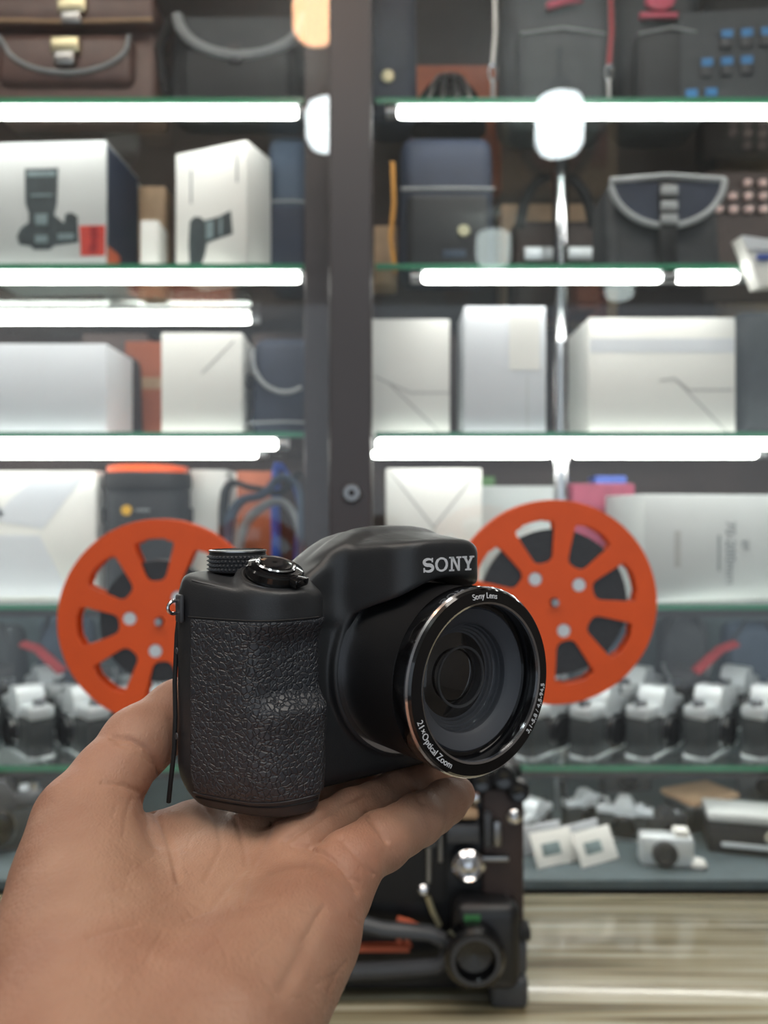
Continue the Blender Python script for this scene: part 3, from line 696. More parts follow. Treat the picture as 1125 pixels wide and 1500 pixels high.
for i, x in enumerate((790, 862, 934, 1006, 1078, 1150)): put(protoB if i % 2 else protoS, x, 1.315, 1, 47, ('black' if i % 2 else 'silver')+'-topped film camera in the second row, '+ORD[i]+' from the projector', gR)
for i, x in enumerate((200, 120, 40, -40)): put(protoS, x, 1.172, 1, -47, 'silver-topped film camera in the front row behind the thumb, '+ORD[i]+' from the orange reel', gL)
for i, x in enumerate((214, 142, 70, -2, -74)): put(protoB if i % 2 else protoS, x, 1.315, 1, -47, ('black' if i % 2 else 'silver')+'-topped film camera in the rear row behind the thumb, '+ORD[i]+' from the reel', gL)
g0 = 'loose cameras on the cabinet floor'
put(protoS, 915, 1.175, 0, -18, 'bright-topped camera on the cabinet floor, behind the two white cards', g0, .64)
put(protoB, 975, 1.165, 0, 14, 'dark-topped camera on the cabinet floor in front of the pale lidded box', g0, .52)
put(protoS, 858, 1.22, 0, 15, 'silver-topped camera on the cabinet floor at the foot of the chrome pole', g0, .58)
put(protoS, 780, 1.16, 0, 50, 'silver-topped camera on the cabinet floor beside the projector', g0, .66)
put(protoB, 915, 1.38, 0, 10, 'dark camera at the very back of the cabinet floor', g0, .7)
put(protoB, 1120, 1.34, 0, -15, 'dark camera at the back of the cabinet floor behind the wide flat camera', g0, .7)
for i, (x, D, r, p) in enumerate(((-5, 1.14, 20, protoB), (115, 1.24, -20, protoB), (20, 1.33, 30, protoS), (150, 1.34, 10, protoB))):
    put(p, x, D, 0, r, ('large dark camera nearest the glass on the cabinet floor behind the wrist', 'dark camera angled away on the cabinet floor below the thumb', 'silver-topped camera at the back of the cabinet floor behind the wrist', 'dark camera at the back of the cabinet floor below the thumb')[i], 'cameras on the cabinet floor behind the wrist', 1.05)
t = thing('lidded_box', 'small pale lidded metal box on the cabinet floor behind the cameras', 'box', (px(1025, 1.235), 1.235, SZ[0]), 24); t.scale = (1, 1, .72)
MB().rbox(-.045, .045, -.03, .03, 0, .055, .004).build('body', M['steel'], t); MB().rbox(-.049, .049, -.034, .034, .057, .070, .003).build('lid', M['tan'], t)
MB().rbox(.030, .055, -.036, -.030, .040, .052, .002).build('latch', M['piping'], t)
t = thing('flat_camera', 'wide flat dark camera with a pale grey top on the cabinet floor', 'camera', (px(1100, 1.14), 1.14, SZ[0]), -14)
MB().rbox(-.062, .062, -.03, .03, 0, .045, .004).build('body', M['blackny'], t); MB().rbox(-.063, .063, -.031, .031, .045, .058, .003).build('top_plate', M['whiteg'], t)
MB().rbox(-.045, .03, -.033, -.028, .010, .017, .002).build('trim', M['silver'], t); MB().lathe([(0, 0), (.010, 0), (.009, .004), (0, .004)], 16, T(.02, -.03, .030) @ R(90, 'X')).build('lens', M['chrome'], t)
for i, (x, D, r, lb) in enumerate(((818, 1.085, 24, 'white folded card on the cabinet floor, the one nearer the projector'), (880, 1.09, 28, 'white folded card on the cabinet floor under the bright-topped camera'))):
    t = thing('folded_card', lb, 'card', (px(x, D), D, SZ[0]), r)
    m = R(-28, 'X'); MB().rbox(-.034, .034, -.001, .001, .0005, .046, .0006, m=m).build('face', M['white'], t)
    MB().rbox(-.034, .034, .0425, .0445, .0, .042, .0006, m=I4).build('stand', M['whiteb'], t)
    MB().rbox(-.02, .01, -.0018, -.0008, .014, .030, .0003, m=m).build('print', M['printl'], t)
t = thing('compact_camera', 'small silver camera with round lens at the front of the cabinet floor', 'camera', (px(975, 1.09), 1.09, SZ[0]), -8)
MB().rbox(-.036, .036, -.014, .014, 0, .042, .006, 3).build('body', M['silver'], t)
MB().lathe([(0, 0), (.017, 0), (.017, .006), (.012, .008), (.010, .004), (0, .004)], 24, T(-.004, -.014, .020) @ R(90, 'X')).build('lens', M['dgrey'], t)
MB().rbox(.010, .030, -.010, .010, .041, .050, .002).build('flash', M['white'], t)
t = thing('round_canister', 'small round white canister lying at the cabinet floor front', 'canister', (px(1022, 1.075), 1.08, SZ[0]))
MB().lathe([(0, 0), (.013, 0), (.014, .003), (.012, .009), (0, .010)], 24).build('body', M['white'], t)
MB().lathe([(.0142, .001), (.0146, .002), (.0146, .004), (.0142, .005)], 24, closed=True).build('rim', M['alu'], t)
# grey pouches and straps behind the cameras on shelf 1
for i, (x, h, w_, m) in enumerate(((-20, .150, .11, 'charcoal'), (90, .165, .11, 'bluegrey'), (200, .150, .1, 'charcoal'), (800, .150, .10, 'charcoal'), (905, .150, .1, 'bluegrey'), (1005, .165, .1, 'charcoal'), (1110, .155, .11, 'bluegrey'))):
    t = thing('soft_pouch', ('charcoal' if m == 'charcoal' else 'blue-grey')+' nylon pouch with piped seam behind old cameras '+('behind the thumb' if x < 400 else 'under the long lens box'), 'pouch', (px(x, 1.42), 1.42, SZ[1]), (i*37) % 23-11, 'soft pouches behind the old cameras')
    MB().rbox(-w_/2, w_/2, 0, .07, 0, h, .022, 4, taper=.15, tapery=.3).build('body', M[m], t)
    MB().tube(arc(0, h*.55, w_*.42, h*.3, 190, 350, 12, -.003), .003).build('seam', M['piping'], t)
    MB().tube([(-w_*.4, .02, h*.7), (-w_*.2, .0, h*1.03), (w_*.2, .01, h*1.02), (w_*.42, .02, h*.6)], .006, 8, .4).build('strap', M['dgrey'], t)
for x, lb, sg in ((1065, 'red strap draped over the cameras right of the orange reel', 1), (45, 'red strap draped over the cameras behind the left reel', -1)):
    z = .090
    p = [(-.05*sg, .0, z+.012), (-.02*sg, .03, z+.022), (.02*sg, .07, z+.036), (.06*sg, .10, z+.040)]
    o = MB().tube(p, .008, 8, .35).build('camera_strap', M['strapred']); o.location = (px(x, 1.25), 1.25, SZ[1]); tag(o, lb, 'strap')

# ------------------------------------------------------------------ film projector with its two reels
PD = .80; PX = -.01
pj = thing('film_projector', 'black film projector with chrome knob on the counter', 'projector', (PX, PD, ZT))
def fp(x, y, D=PD): return px(x, D)-PX, pz(y, D)-ZT
x1 = fp(768, 0)[0]
MB().rbox(-.16, x1, .012, .15, .004, .238, .006, 3).build('body', M['proj'], pj)
MB().rbox(-.16, fp(655, 0)[0], .0, .02, .10, .225, .005, 2).build('side_cover', M['matte'], pj)
MB().rbox(fp(708, 0)[0], x1+.001, .006, .02, .03, .215, .004, 2).build('side_cover', M['darkbrown'], pj)
for x in (-.15, x1-.03):
    MB().rbox(x, x+.03, .02, .05, 0, .012, .003).build('foot', M['matte'], pj)
ft = MB().rbox(fp(716, 0)[0], fp(772, 0)[0], -.012, .03, .0, fp(0, 1424)[1], .006, 3).build('base_block', M['projg'], pj)
MB().rbox(fp(745, 0)[0], fp(771, 0)[0], -.006, .01, fp(0, 1422)[1], fp(0, 1375)[1], .003).build('plate', M['projg'], pj)
MB().rbox(fp(744, 0)[0], fp(776, 0)[0], -.010, .012, fp(0, 1372)[1], fp(0, 1354)[1], .003).build('latch', M['matte'], pj)
lm = MB().rbox(fp(662, 0)[0], fp(760, 0)[0], -.02, .02, fp(0, 1440)[1], fp(0, 1312)[1], .014, 4).build('lens_housing', M['proj'], pj)
c = fp(690, 1375)
ln = MB().lathe([(0, 0), (.030, 0), (.030, .018), (.026, .022), (.020, .022), (.017, .012), (0, .010)], 32, T(c[0], -.018, c[1]) @ R(90, 'X')).build('projection_lens', M['gloss'], pj)
MB().lathe([(.0205, .0222), (.0235, .0222), (.0235, .0235), (.0205, .0235)], 32, T(c[0], -.018, c[1]) @ R(90, 'X'), True).build('lens_ring', M['dgrey'], ln)
a = fp(677, 1335); b = fp(700, 1326); MB().box(a[0], b[0], -.0215, -.018, a[1], b[1]).build('green_mark', M['green'], pj)
c = fp(686, 1267)
MB().lathe([(0, 0), (.014, 0), (.0168, .004), (.0168, .012), (.013, .016), (.010, .013), (.006, .016), (0, .017)], 32, T(c[0], .008, c[1]) @ R(90, 'X')).build('knob', M['chrome'], pj)
a = fp(700, 1262); b = fp(746, 1254); MB().rbox(a[0], b[0], -.002, .008, a[1], b[1], .002).build('lever', M['steel'], pj)
for x, y0, y1, r in ((628, 1205, 1292, .0028), (645, 1200, 1262, .0022)):
    a = fp(x, y1); b = fp(x, y0); MB().cyl((a[0], .0, a[1]), (b[0], .0, b[1]), r).build('guide_rod', M['steel'], pj)
for x0, x1_, y0, y1, m in ((654, 702, 1206, 1233, 'projg'), (662, 700, 1184, 1198, 'tan'), (708, 720, 1188, 1240, 'projg'), (722, 734, 1200, 1238, 'steel'), (620, 640, 1215, 1240, 'projg')):
    a = fp(x0, y1); b = fp(x1_, y0); MB().rbox(a[0], b[0], -.006, .014, a[1], b[1], .003).build('film_gate', M[m], pj)
for x, y, r in ((696, 1168, .006), (753, 1196, .0075), (620, 1303, .006), (743, 1318, .004)):
    c = fp(x, y); MB().lathe([(0, 0), (r, 0), (r, .010), (r*.6, .013), (0, .014)], 20, T(c[0], .008, c[1]) @ R(90, 'X')).build('roller', M['chrome'], pj)
for x, y, r in ((760, 1160, .0125), (738, 1140, .014), (706, 1146, .012), (672, 1150, .010)):
    c = fp(x, y); MB().lathe([(0, 0), (r, 0), (r, .008), (r*.8, .012), (r*.3, .012), (0, .010)], 24, T(c[0], .010, c[1]) @ R(90, 'X')).build('sprocket', M['gloss'], pj)
tr = MB().tube([(fp(x, y)[0], -.006, fp(x, y)[1]) for x, y in [(430, 1330), (500, 1340), (560, 1356), (630, 1362), (652, 1374), (655, 1396), (640, 1410), (560, 1416), (430, 1420)]], .008, 10).build('film_tray', M['projg'], pj)
a = fp(480, 1398); b = fp(600, 1390); MB().box(a[0], b[0], .0035, .0125, a[1], b[1]).build('print_bar', M['rust'], pj)
for x in (585, 597): 
    c = fp(x, 1388); MB().prism([(c[0]-.005, c[1]-.004), (c[0]+.005, c[1]-.004), (c[0], c[1]+.008)], .008, .0125).build('print_mark', M['rust'], pj)
MB().tube([(fp(x, y)[0], -.001, fp(x, y)[1]) for x, y in [(582, 1345), (600, 1350), (620, 1360)]], .003).build('lever', M['rust'], pj)
MB().tube([(fp(x, y)[0], -.001, fp(x, y)[1]) for x, y in [(626, 1312), (634, 1335), (644, 1355)]], .003).build('lever', M['brass'], pj)
RY = .76
hubs = {'l': (px(234, RY), pz(910, RY)), 'r': (px(812, RY), pz(882, RY))}
for k, bx in (('l', -.14), ('r', .12)):
    hx, hz = hubs[k]; hx -= PX; hz -= ZT
    MB().tube([(bx, .036, .225), (bx*1.1, .036, .28), (hx, .036, hz-.03), (hx, .036, hz)], [.012, .012, .011, .012], 10).build('reel_arm', M['proj'], pj)
    MB().cyl((hx, .030, hz), (hx, -.046, hz), .0035, n=14).build('spindle', M['steel'], pj)
def reel(k, rot, fr, holes, label):
    hx, hz = hubs[k]; Rr = .0985
    t = thing('film_reel', label, 'film reel', (hx, RY, hz), group='orange reels on the projector')
    circ = lambda r, n, cx=0, cz=0: [(cx+r*math.cos(2*math.pi*i/n), cz+r*math.sin(2*math.pi*i/n)) for i in range(n)]
    polys = [circ(Rr, 96), circ(.0048, 20)]
    for i in range(8):
        a = math.radians(rot+45*i); q_ = []
        ro, ri, ho, hi = Rr*.815, Rr*.40, math.radians(15.2), math.radians(12.5)
        crn = [(ri, -hi), (ro, -ho), (ro, ho), (ri, hi)]; cr = [.006, .006, .006, .006]
        pts = [Vector((r*math.cos(a+o), r*math.sin(a+o))) for r, o in crn]
        # outer side follows the rim
        outl = []
        for j in range(4):
            p0, p, p2 = pts[j-1], pts[j], pts[(j+1) % 4]; d0 = (p0-p).normalized(); d2 = (p2-p).normalized()
            for u in range(6):
                u_ = u/5; s0 = p+d0*.007; s2 = p+d2*.007
                outl.append(tuple((1-u_)**2*s0+2*u_*(1-u_)*p+u_*u_*s2))
            if j == 1:
                for o in (-.5, 0, .5): outl.append((ro*math.cos(a+o*ho)*1.006, ro*math.sin(a+o*ho)*1.006))
        polys.append(outl)
    for ang in holes: polys.append(circ(.0072, 20, .029*math.cos(math.radians(ang)), .029*math.sin(math.radians(ang))))
    me = shape2d(polys, .0014, .0006)
    remap(me, lambda c: Vector((c.x, -c.z, c.y)))
    fl = link('flange', me, M['orange'], t, 30)
    rear = fl.copy(); COL.objects.link(rear); rear.parent = t; rear.location = (0, .0135, 0)
    MB().lathe([(Rr*.968, -.001), (Rr*1.002, -.001), (Rr*1.004, .001), (Rr*.968, .001)], 96, R(90, 'X'), True).build('rim', M['orange'], t)
    MB().lathe([(Rr*.968, -.001), (Rr*1.002, -.001), (Rr*1.004, .001), (Rr*.968, .001)], 96, T(0, .0135, 0) @ R(90, 'X'), True).build('rim', M['orange'], t)
    MB().lathe([(.006, -.0125), (Rr*.36, -.0125), (Rr*.36, -.0015), (.006, -.0015)], 48, R(90, 'X'), True).build('hub', M['orange'] if k == 'l' else M['whiteg'], t).hide_render = False
    MB().lathe([(Rr*.362, -.0115), (Rr*fr, -.0115), (Rr*fr, -.0022), (Rr*.362, -.0022)], 64, R(90, 'X'), True).build('wound_film', M['film'], t)
    for ang in holes: 
        x, z = .029*math.cos(math.radians(ang)), .029*math.sin(math.radians(ang))
        MB().lathe([(0, .0008), (.0062, .0008), (.0062, -.0014), (0, -.0014)], 18, T(x, 0, z) @ R(90, 'X')).build('hole_insert', M['silver'], t)
    MB().rbox(-.0012, .0012, -.0012, .0, -.012, -.003, .0004).build('slot', M['dgrey'], t)
reel('l', 94, .60, (175, 262, 52), 'orange film reel with eight windows, part hidden behind the thumb and dial')
reel('r', 15, .72, (130, 35, -72), 'orange film reel with eight windows and dark film behind the lens barrel')

# ------------------------------------------------------------------ the black bridge camera (local mm: x across, y back from the lens front, z up from the base)
YAW = math.radians(36.2)
bc = thing('bridge_camera', 'black bridge camera with long zoom lens resting on the open palm', 'camera', (.0322, .2523, ZC-.095))
bc.rotation_euler.z = YAW
MM = .001
LZ = 40.2
GP = [(-41.5, 62), (-41.5, 26), (-64, 26), (-78, 45), (-82, 57), (-78, 64)]   # grip footprint, clockwise seen from above
GP = GP[::-1]
# make sure it is counter-clockwise
ar = sum(GP[i][0]*GP[(i+1) % len(GP)][1]-GP[(i+1) % len(GP)][0]*GP[i][1] for i in range(len(GP)))
if ar < 0: GP = GP[::-1]
def sst(x, a, b):
    t_ = np.clip((x-a)/(b-a), 0, 1); return t_*t_*(3-2*t_)
def dent(z):
    return 4.2*sst(z, 33.5, 40)*(1-sst(z, 53, 62.5))-1.0*sst(z, 24, 33)*(1-sst(z, 33, 37))
def grip2(X, Y, Z):
    w_ = 1-sst(X, -70, -58)*0; w_ = sst(X, -72, -58)
    d = sdpoly(X, Y-dent(Z)*w_*sst(-Y, -48, -30), GP)
    d = d+5.5*np.clip((16-Z)/16, 0, 1)**2.2*(1-.75*sst(X, -68, -50))
    d = d+2.0*np.clip((Z-66)/10, 0, 1)**2
    return d
def topg(X, Y): return 74.8+(Y-55)*.165
def hump(X, Y):
    ax = np.where(X > -2, (X+2)*1.25, -(X+2))
    r = np.interp(ax, [0, 8, 15, 20, 25, 30, 35, 39, 43, 60], [88.6, 88.4, 87.6, 86.2, 83.6, 80.2, 76.6, 74.0, 72.4, 71.5])
    front = np.clip((44-Y), 0, None); back = np.clip(Y-56, 0, None)
    return r-.07*front-.0010*front**2-.02*back**2
BT = (-55.5, 38.5, 73.3); TLT = math.radians(20); CT, ST_ = math.cos(TLT), math.sin(TLT)
OV = [(-19, 16), (14.5, 16), (28, 50), (-33, 50)]
def body_f(X, Y, Z):
    G2 = grip2(X, Y, Z)+.35
    g = smax(G2, Z-topg(X, Y), 2.2); g = smax(g, -Z, 2.0)
    px_, py_, pz_ = X-BT[0], (Y-BT[1])*CT-(Z-BT[2])*(-ST_), (Z-BT[2])*CT-(Y-BT[1])*ST_
    pod = smax(np.sqrt(px_**2+py_**2)-12.3, np.abs(pz_+6)-6.8, 1.4)
    g = smin(g, smax(pod, G2, 1.5), 2.5)
    main = sdbox(X, Y, Z, (-5, 55, 31.5), (39, 14, 31.5), 6)
    # shoulder joining grip and hump
    hp = smax(smax(np.abs(X+9.5)-35.5, np.abs(Y-54)-13.5, 6), smax((Z-hump(X, Y))*.8, 60-Z, 2), 3.5)
    ov = smax(sdpoly(X, Y, OV), smax((Z-hump(X, Y))*.85, 34-Z, 6), 2.6)
    cyl = np.sqrt(X**2+(Z-LZ)**2)-32.6
    ov = smax(ov, -cyl, 2.5)
    d = smin(main, hp, 6); d = smin(d, ov, 5)
    d = smin(d, g, 2.5)
    # round collar the barrel comes out of
    col = smax(np.sqrt(X**2+(Z-LZ)**2)-32.8, np.abs(Y-46)-8, 1.2)
    d = smin(d, col, 2)
    return smax(d, -Z, 1.5)
def sdf_obj(name, f, lo, hi, h, m, parent, it=2):
    v, q_ = surface_nets(f, lo, hi, h); v = relax(v, q_, it)
    me = np_mesh(name, v*MM, q_); o = link(name, me, m, parent, 0)
    me.polygons.foreach_set('use_smooth', [True]*len(me.polygons)); return o
body = sdf_obj('body', body_f, (-82, 10, -2), (50, 76, 92), .7, M['satin'], bc)
def lea_f(X, Y, Z):
    d = grip2(X, Y, Z)-.25
    zr = np.abs(Z-34.0)-27.6+.0*X
    return smax(smax(smax(d, zr, .8), Y-50.5+.0*Z, .8), -(d+3), .5)
sdf_obj('leather_grip', lea_f, (-82, 20, 2), (-40, 56, 66), .6, M['leather'], bc)
# grooves round the foot of the grip
def ring_path(z, off, x_max=-45):
    pts = []
    for a in np.linspace(0, 2*math.pi, 160):
        cx, cy = -60, 45; lo_, hi_ = 0., 40.
        for _ in range(26):
            mid = (lo_+hi_)/2; x = cx+math.cos(a)*mid; y = cy+math.sin(a)*mid
            if float(grip2(np.float64(x), np.float64(y), np.float64(z))) < off: lo_ = mid
            else: hi_ = mid
        x = cx+math.cos(a)*lo_; y = cy+math.sin(a)*lo_
        if y < 52 and x < x_max: pts.append((a, x*MM, y*MM, z*MM))
    pts.sort(key=lambda p: (p[0]-math.pi*.5) % (2*math.pi))
    return [p[1:] for p in pts]
rp = [p for p in ring_path(70.5, -1.3)]
rp = [(x, y, (float(topg(np.float64(0), np.float64(y/MM)))-.9)*MM) for x, y, z in rp]
MB().tube(rp, .00042, 6).build('top_rim', M['dgrey'], bc)
MB().tube(ring_path(4.6, -.35), .00035, 6).build('base_groove', M['matte'], bc)
MB().tube(ring_path(6.3, -.1), .0003, 6).build('base_groove', M['dgrey'], bc)
MB().tube(ring_path(62.0, -.25), .0003, 6).build('band_groove', M['matte'], bc)
# seams of the pop-up flash on the hump
def on_hump(pts): return [(x*MM, y*MM, (float(hump(np.float64(x), np.float64(y)))-.25)*MM) for x, y in pts]
def lerp_path(pts, n=8):
    out = []
    for (a, b), (c, d_) in zip(pts[:-1], pts[1:]): out += [(a+(c-a)*i/n, b+(d_-b)*i/n) for i in range(n)]
    return out+[pts[-1]]
MB().tube(on_hump(lerp_path([(-14, 48), (-15, 34), (-16, 26), (-12, 21.5), (-4, 20), (9.5, 20)])), .00028, 6).build('flash_seam', M['matte'], body)
MB().tube(on_hump(lerp_path([(-16, 26), (-24, 36), (-33, 43)])), .00026, 6).build('flash_seam', M['matte'], body)
# lens barrel and rings; lathe axis = local -y (h grows towards the front); h = -y
AX = T(0, 0, LZ*MM) @ R(90, 'X')
def lat(prof, name, m, par, n=96, closed=False): return MB().lathe([(r*MM, -y*MM) for r, y in prof], n, AX, closed).build(name, m, par, 28)
bar = lat([(20, 46), (30.0, 46), (30.0, 38), (30.0, 9), (30.1, 8.6)], 'lens_barrel', M['black'], bc)
lat([(30.0, 38.6), (31.6, 38.6), (31.6, 37.6), (30.0, 37.6)], 'base_ring', M['chrome'], bar, closed=True)
lat([(29.5, 8.8), (30.4, 8.8), (30.6, 8.2), (30.5, 2.6), (29.8, 2.4)], 'gloss_band', M['gloss'], bar)
lat([(29.6, 2.7), (30.75, 2.5), (30.75, 1.9), (30.3, 1.2), (29.6, 1.3)], 'outer_chrome_ring', M['chrome'], bar, closed=True)
bez = lat([(29.9, 1.5), (30.2, 1.2), (29.6, .35), (25.9, 0), (25.7, .6)], 'bezel', M['gloss'], bar)
lat([(25.9, .25), (25.85, -.15), (25.2, .1), (25.0, 1.0), (25.6, 1.2)], 'inner_chrome_ring', M['chrome'], bar, closed=True)
lat([(25.3, .8), (24.9, 2.2), (24.6, 6.2), (23.6, 6.4)], 'inner_wall', M['gloss'], bar)
lat([(23.6, 6.4), (23.0, 5.9), (19.0, 7.6), (18.4, 8.3)], 'grey_cone', M['cone'], bar)
lat([(18.4, 8.3), (18.0, 8.8), (17.9, 11), (17.2, 11), (17.0, 12.3), (16.2, 12.4), (16.0, 13.4), (15.2, 13.5), (15.0, 14.6), (14.2, 14.7)], 'baffle_rings', M['cone'], bar)
gl = lat([(14.3, 14.7)]+[(14.3*math.sin(a), 14.7-5.2*(math.cos(a)-math.cos(1.05))*1.0) for a in [1.05, .9, .75, .6, .45, .3, .15, .0]][1:], 'front_element', M['lensglass'], bar)
lat([(18.0, 9.6), (17.0, 9.1), (14.5, 8.4), (11, 7.8), (6, 7.4), (0.0, 7.25)], 'front_glass', M['dglass'], bar)
lat([(9.5, 10.9), (10.3, 10.8), (10.3, 11.4), (9.5, 11.4)], 'element_ring', M['dgrey'], bar, closed=True)
# lettering on the bezel
def ring_text(txt, size, Rm, ac, up):
    me = text_mesh(txt, size, .12)
    ac = math.radians(ac)
    def f(c):
        if up: th = ac-c.x/Rm; r = Rm+c.y
        else: th = ac+c.x/Rm; r = Rm-c.y
        y = .35*(r-25.9)/3.7-.08-c.z
        return Vector((r*math.cos(th)*MM, y*MM, (LZ+r*math.sin(th))*MM))
    return link('lettering', remap(me, f), M['textw'], bez, 0)
ring_text('Sony Lens', 2.7, 27.85, 89, True)
ring_text('21\u00d7Optical Zoom', 2.9, 27.85, 219, False)
ring_text('3,1-5,8 / 4,5-94,5', 2.6, 27.85, 334, False)
# SONY on the flash housing: slab-serif letters
def stroke(pts, w_):
    L_ = []; R_ = []
    for i, p in enumerate(pts):
        a = Vector(pts[max(i-1, 0)]); b = Vector(pts[min(i+1, len(pts)-1)]); d = (b-a).normalized(); n = Vector((-d.y, d.x))
        wi = w_[i] if isinstance(w_, list) else w_
        L_.append(tuple(Vector(p)+n*wi/2)); R_.append(tuple(Vector(p)-n*wi/2))
    return L_+R_[::-1]
def letter(polys, ox):
    mb = MB()
    for p in polys: mb.prism([(ox+x, z) for x, z in p], 0, .35)
    return mb
EL = lambda cx, cz, rx, rz, a0, a1, n=18: [(cx+rx*math.cos(math.radians(a0+(a1-a0)*i/n)), cz+rz*math.sin(math.radians(a0+(a1-a0)*i/n))) for i in range(n+1)]
Sp = EL(2.75, 3.65, 1.95, 1.05, 35, 270, 16)[:-1]+EL(2.75, 1.5, 2.05, 1.12, 90, -150, 16)
Lt = [
 [stroke(Sp, [.55+.75*math.sin(math.pi*i/(len(Sp)-1))**1 for i in range(len(Sp))]), rect(4.3, 4.85, 3.55, 5.1), rect(.55, 1.1, .05, 1.65)],
 [stroke(EL(3.2, 2.6, 2.45, 2.2, a, a+45, 6), [1.05 if abs(math.cos(math.radians(a+45*i/6))) > .7 else .72 for i in range(7)]) for a in range(0, 360, 45)],
 [rect(.9, 1.75, 0, 5.2), rect(4.35, 5.2, 0, 5.2), [(.9, 5.2), (2.2, 5.2), (5.2, 0), (4.3, 0)], rect(.1, 2.3, 4.6, 5.2), rect(.1, 2.5, 0, .6), rect(3.6, 5.9, 4.6, 5.2)],
 [rect(2.45, 3.5, 0, 2.6), rect(1.5, 4.45, 0, .6), [(.5, 5.0), (1.75, 5.0), (3.45, 2.4), (2.5, 2.0)], [(5.4, 5.0), (4.35, 5.0), (2.6, 2.4), (3.5, 2.0)], rect(0, 2.3, 4.6, 5.2), rect(3.7, 5.95, 4.6, 5.2)],
]
ox = -13.6
for pl, adv in zip(Lt, (5.7, 6.7, 6.4, 6.2)):
    mb = letter(pl, ox); ox += adv
    mb.v = [(x*.93*MM, (15.85+y)*MM, (75.0+z*.94)*MM) for x, y, z in mb.v]
    mb.build('lettering', M['textw'], body, 0)
# top controls
bt = Vector(BT)
TM = T(bt.x*MM, bt.y*MM, bt.z*MM) @ R(20, 'X')
def topl(prof, name, m, par, n=48, extra=I4): return MB().lathe([(r*MM, h_*MM) for r, h_ in prof], n, TM @ extra).build(name, m, par, 28)
topl([(9.6, .6), (10.6, .7), (10.4, 1.2), (9.8, 1.2)], 'platform_rim', M['steel'], bc)
zl = topl([(0, .5), (9.3, .5), (9.3, 4.0), (8.8, 4.6), (7.0, 5.0), (0, 5.0)], 'zoom_lever', M['gloss'], bc)
me_ = MB().rbox(-3.2*MM, 3.2*MM, -11.5*MM, -6*MM, 2.0*MM, 4.7*MM, .6*MM, 2, TM @ R(22, 'Z')).build('lever_tab', M['gloss'], zl)
topl([(5.9, 4.9), (6.5, 5.5), (6.1, 5.9), (5.4, 5.6)], 'button_ring', M['chrome'], zl)
topl([(0, 5.9), (3, 6.05), (5.0, 5.9), (5.6, 5.2)], 'shutter_button', M['gloss'], bc)
# mode dial, knurled
dx, dy, dz = -59.0, 57.0, 75.2
dm = MB(); nk = 44; rows = 4
dm.lathe([(0, 0), (9.4*MM, 0), (9.4*MM, 6.0*MM), (9.0*MM, 6.9*MM), (8.2*MM, 7.1*MM), (0, 7.1*MM)], 64, T(dx*MM, dy*MM, dz*MM))
dial = dm.build('mode_dial', M['matte'], bc, 28)
kn = MB()
for r_ in range(rows):
    for i in range(nk):
        a = 2*math.pi*(i+.5*(r_ % 2))/nk; z0 = .9+r_*1.35; da = math.pi/nk*.95
        c_ = lambda aa, rr, zz: (dx*MM+rr*MM*math.cos(aa), dy*MM+rr*MM*math.sin(aa), (dz+zz)*MM)
        kn.add([c_(a-da, 9.35, z0-.55), c_(a+da, 9.35, z0-.55), c_(a+da, 9.35, z0+.6), c_(a-da, 9.35, z0+.6), c_(a, 10.3, z0)], [(0, 1, 4), (1, 2, 4), (2, 3, 4), (3, 0, 4)])
kn.build('knurling', M['dgrey'], dial, 0)['kind'] = 'stuff'
MB().lathe([(8.5*MM, 0), (9.6*MM, 0), (9.6*MM, .5*MM), (8.6*MM, .7*MM)], 64, T(dx*MM, dy*MM, (dz+6.6)*MM)).build('dial_rim', M['steel'], dial, 28)
# strap lug, ring and cord on the grip side
lg = MB().rbox(-81.2*MM, -79.6*MM, 52*MM, 56.5*MM, 60*MM, 69*MM, .8*MM).build('strap_lug', M['dgrey'], bc)
MB().tube([((-82.2+2.6*math.cos(a))*MM, (54+1.2*math.cos(a))*MM, (65+2.0*math.sin(a))*MM) for a in np.linspace(0, 2*math.pi, 20)[:-1]], .00055, 8, closed=True).build('lug_ring', M['chrome'], lg)
for z in (51, 24):
    MB().lathe([(0, 0), (1.1*MM, 0), (1.0*MM, .3*MM), (0, .3*MM)], 14, T(-81.0*MM, 55*MM, z*MM) @ R(-90, 'Y') @ R(0, 'Z')).build('screw', M['dgrey'], bc)
# cord hangs straight down in front of the thumb
inv = (T(.0322, .2523, ZC-.095) @ Matrix.Rotation(YAW, 4, 'Z')).inverted()
cp = [P(264, 886, .2575), P(259, 930, .2555), P(256, 1000, .252), P(257, 1050, .2505), P(255, 1100, .250), P(250, 1145, .250), P(247, 1175, .251)]
MB().tube([tuple(inv @ p) for p in cp], .0008, 8).build('strap_cord', M['matte'], bc)

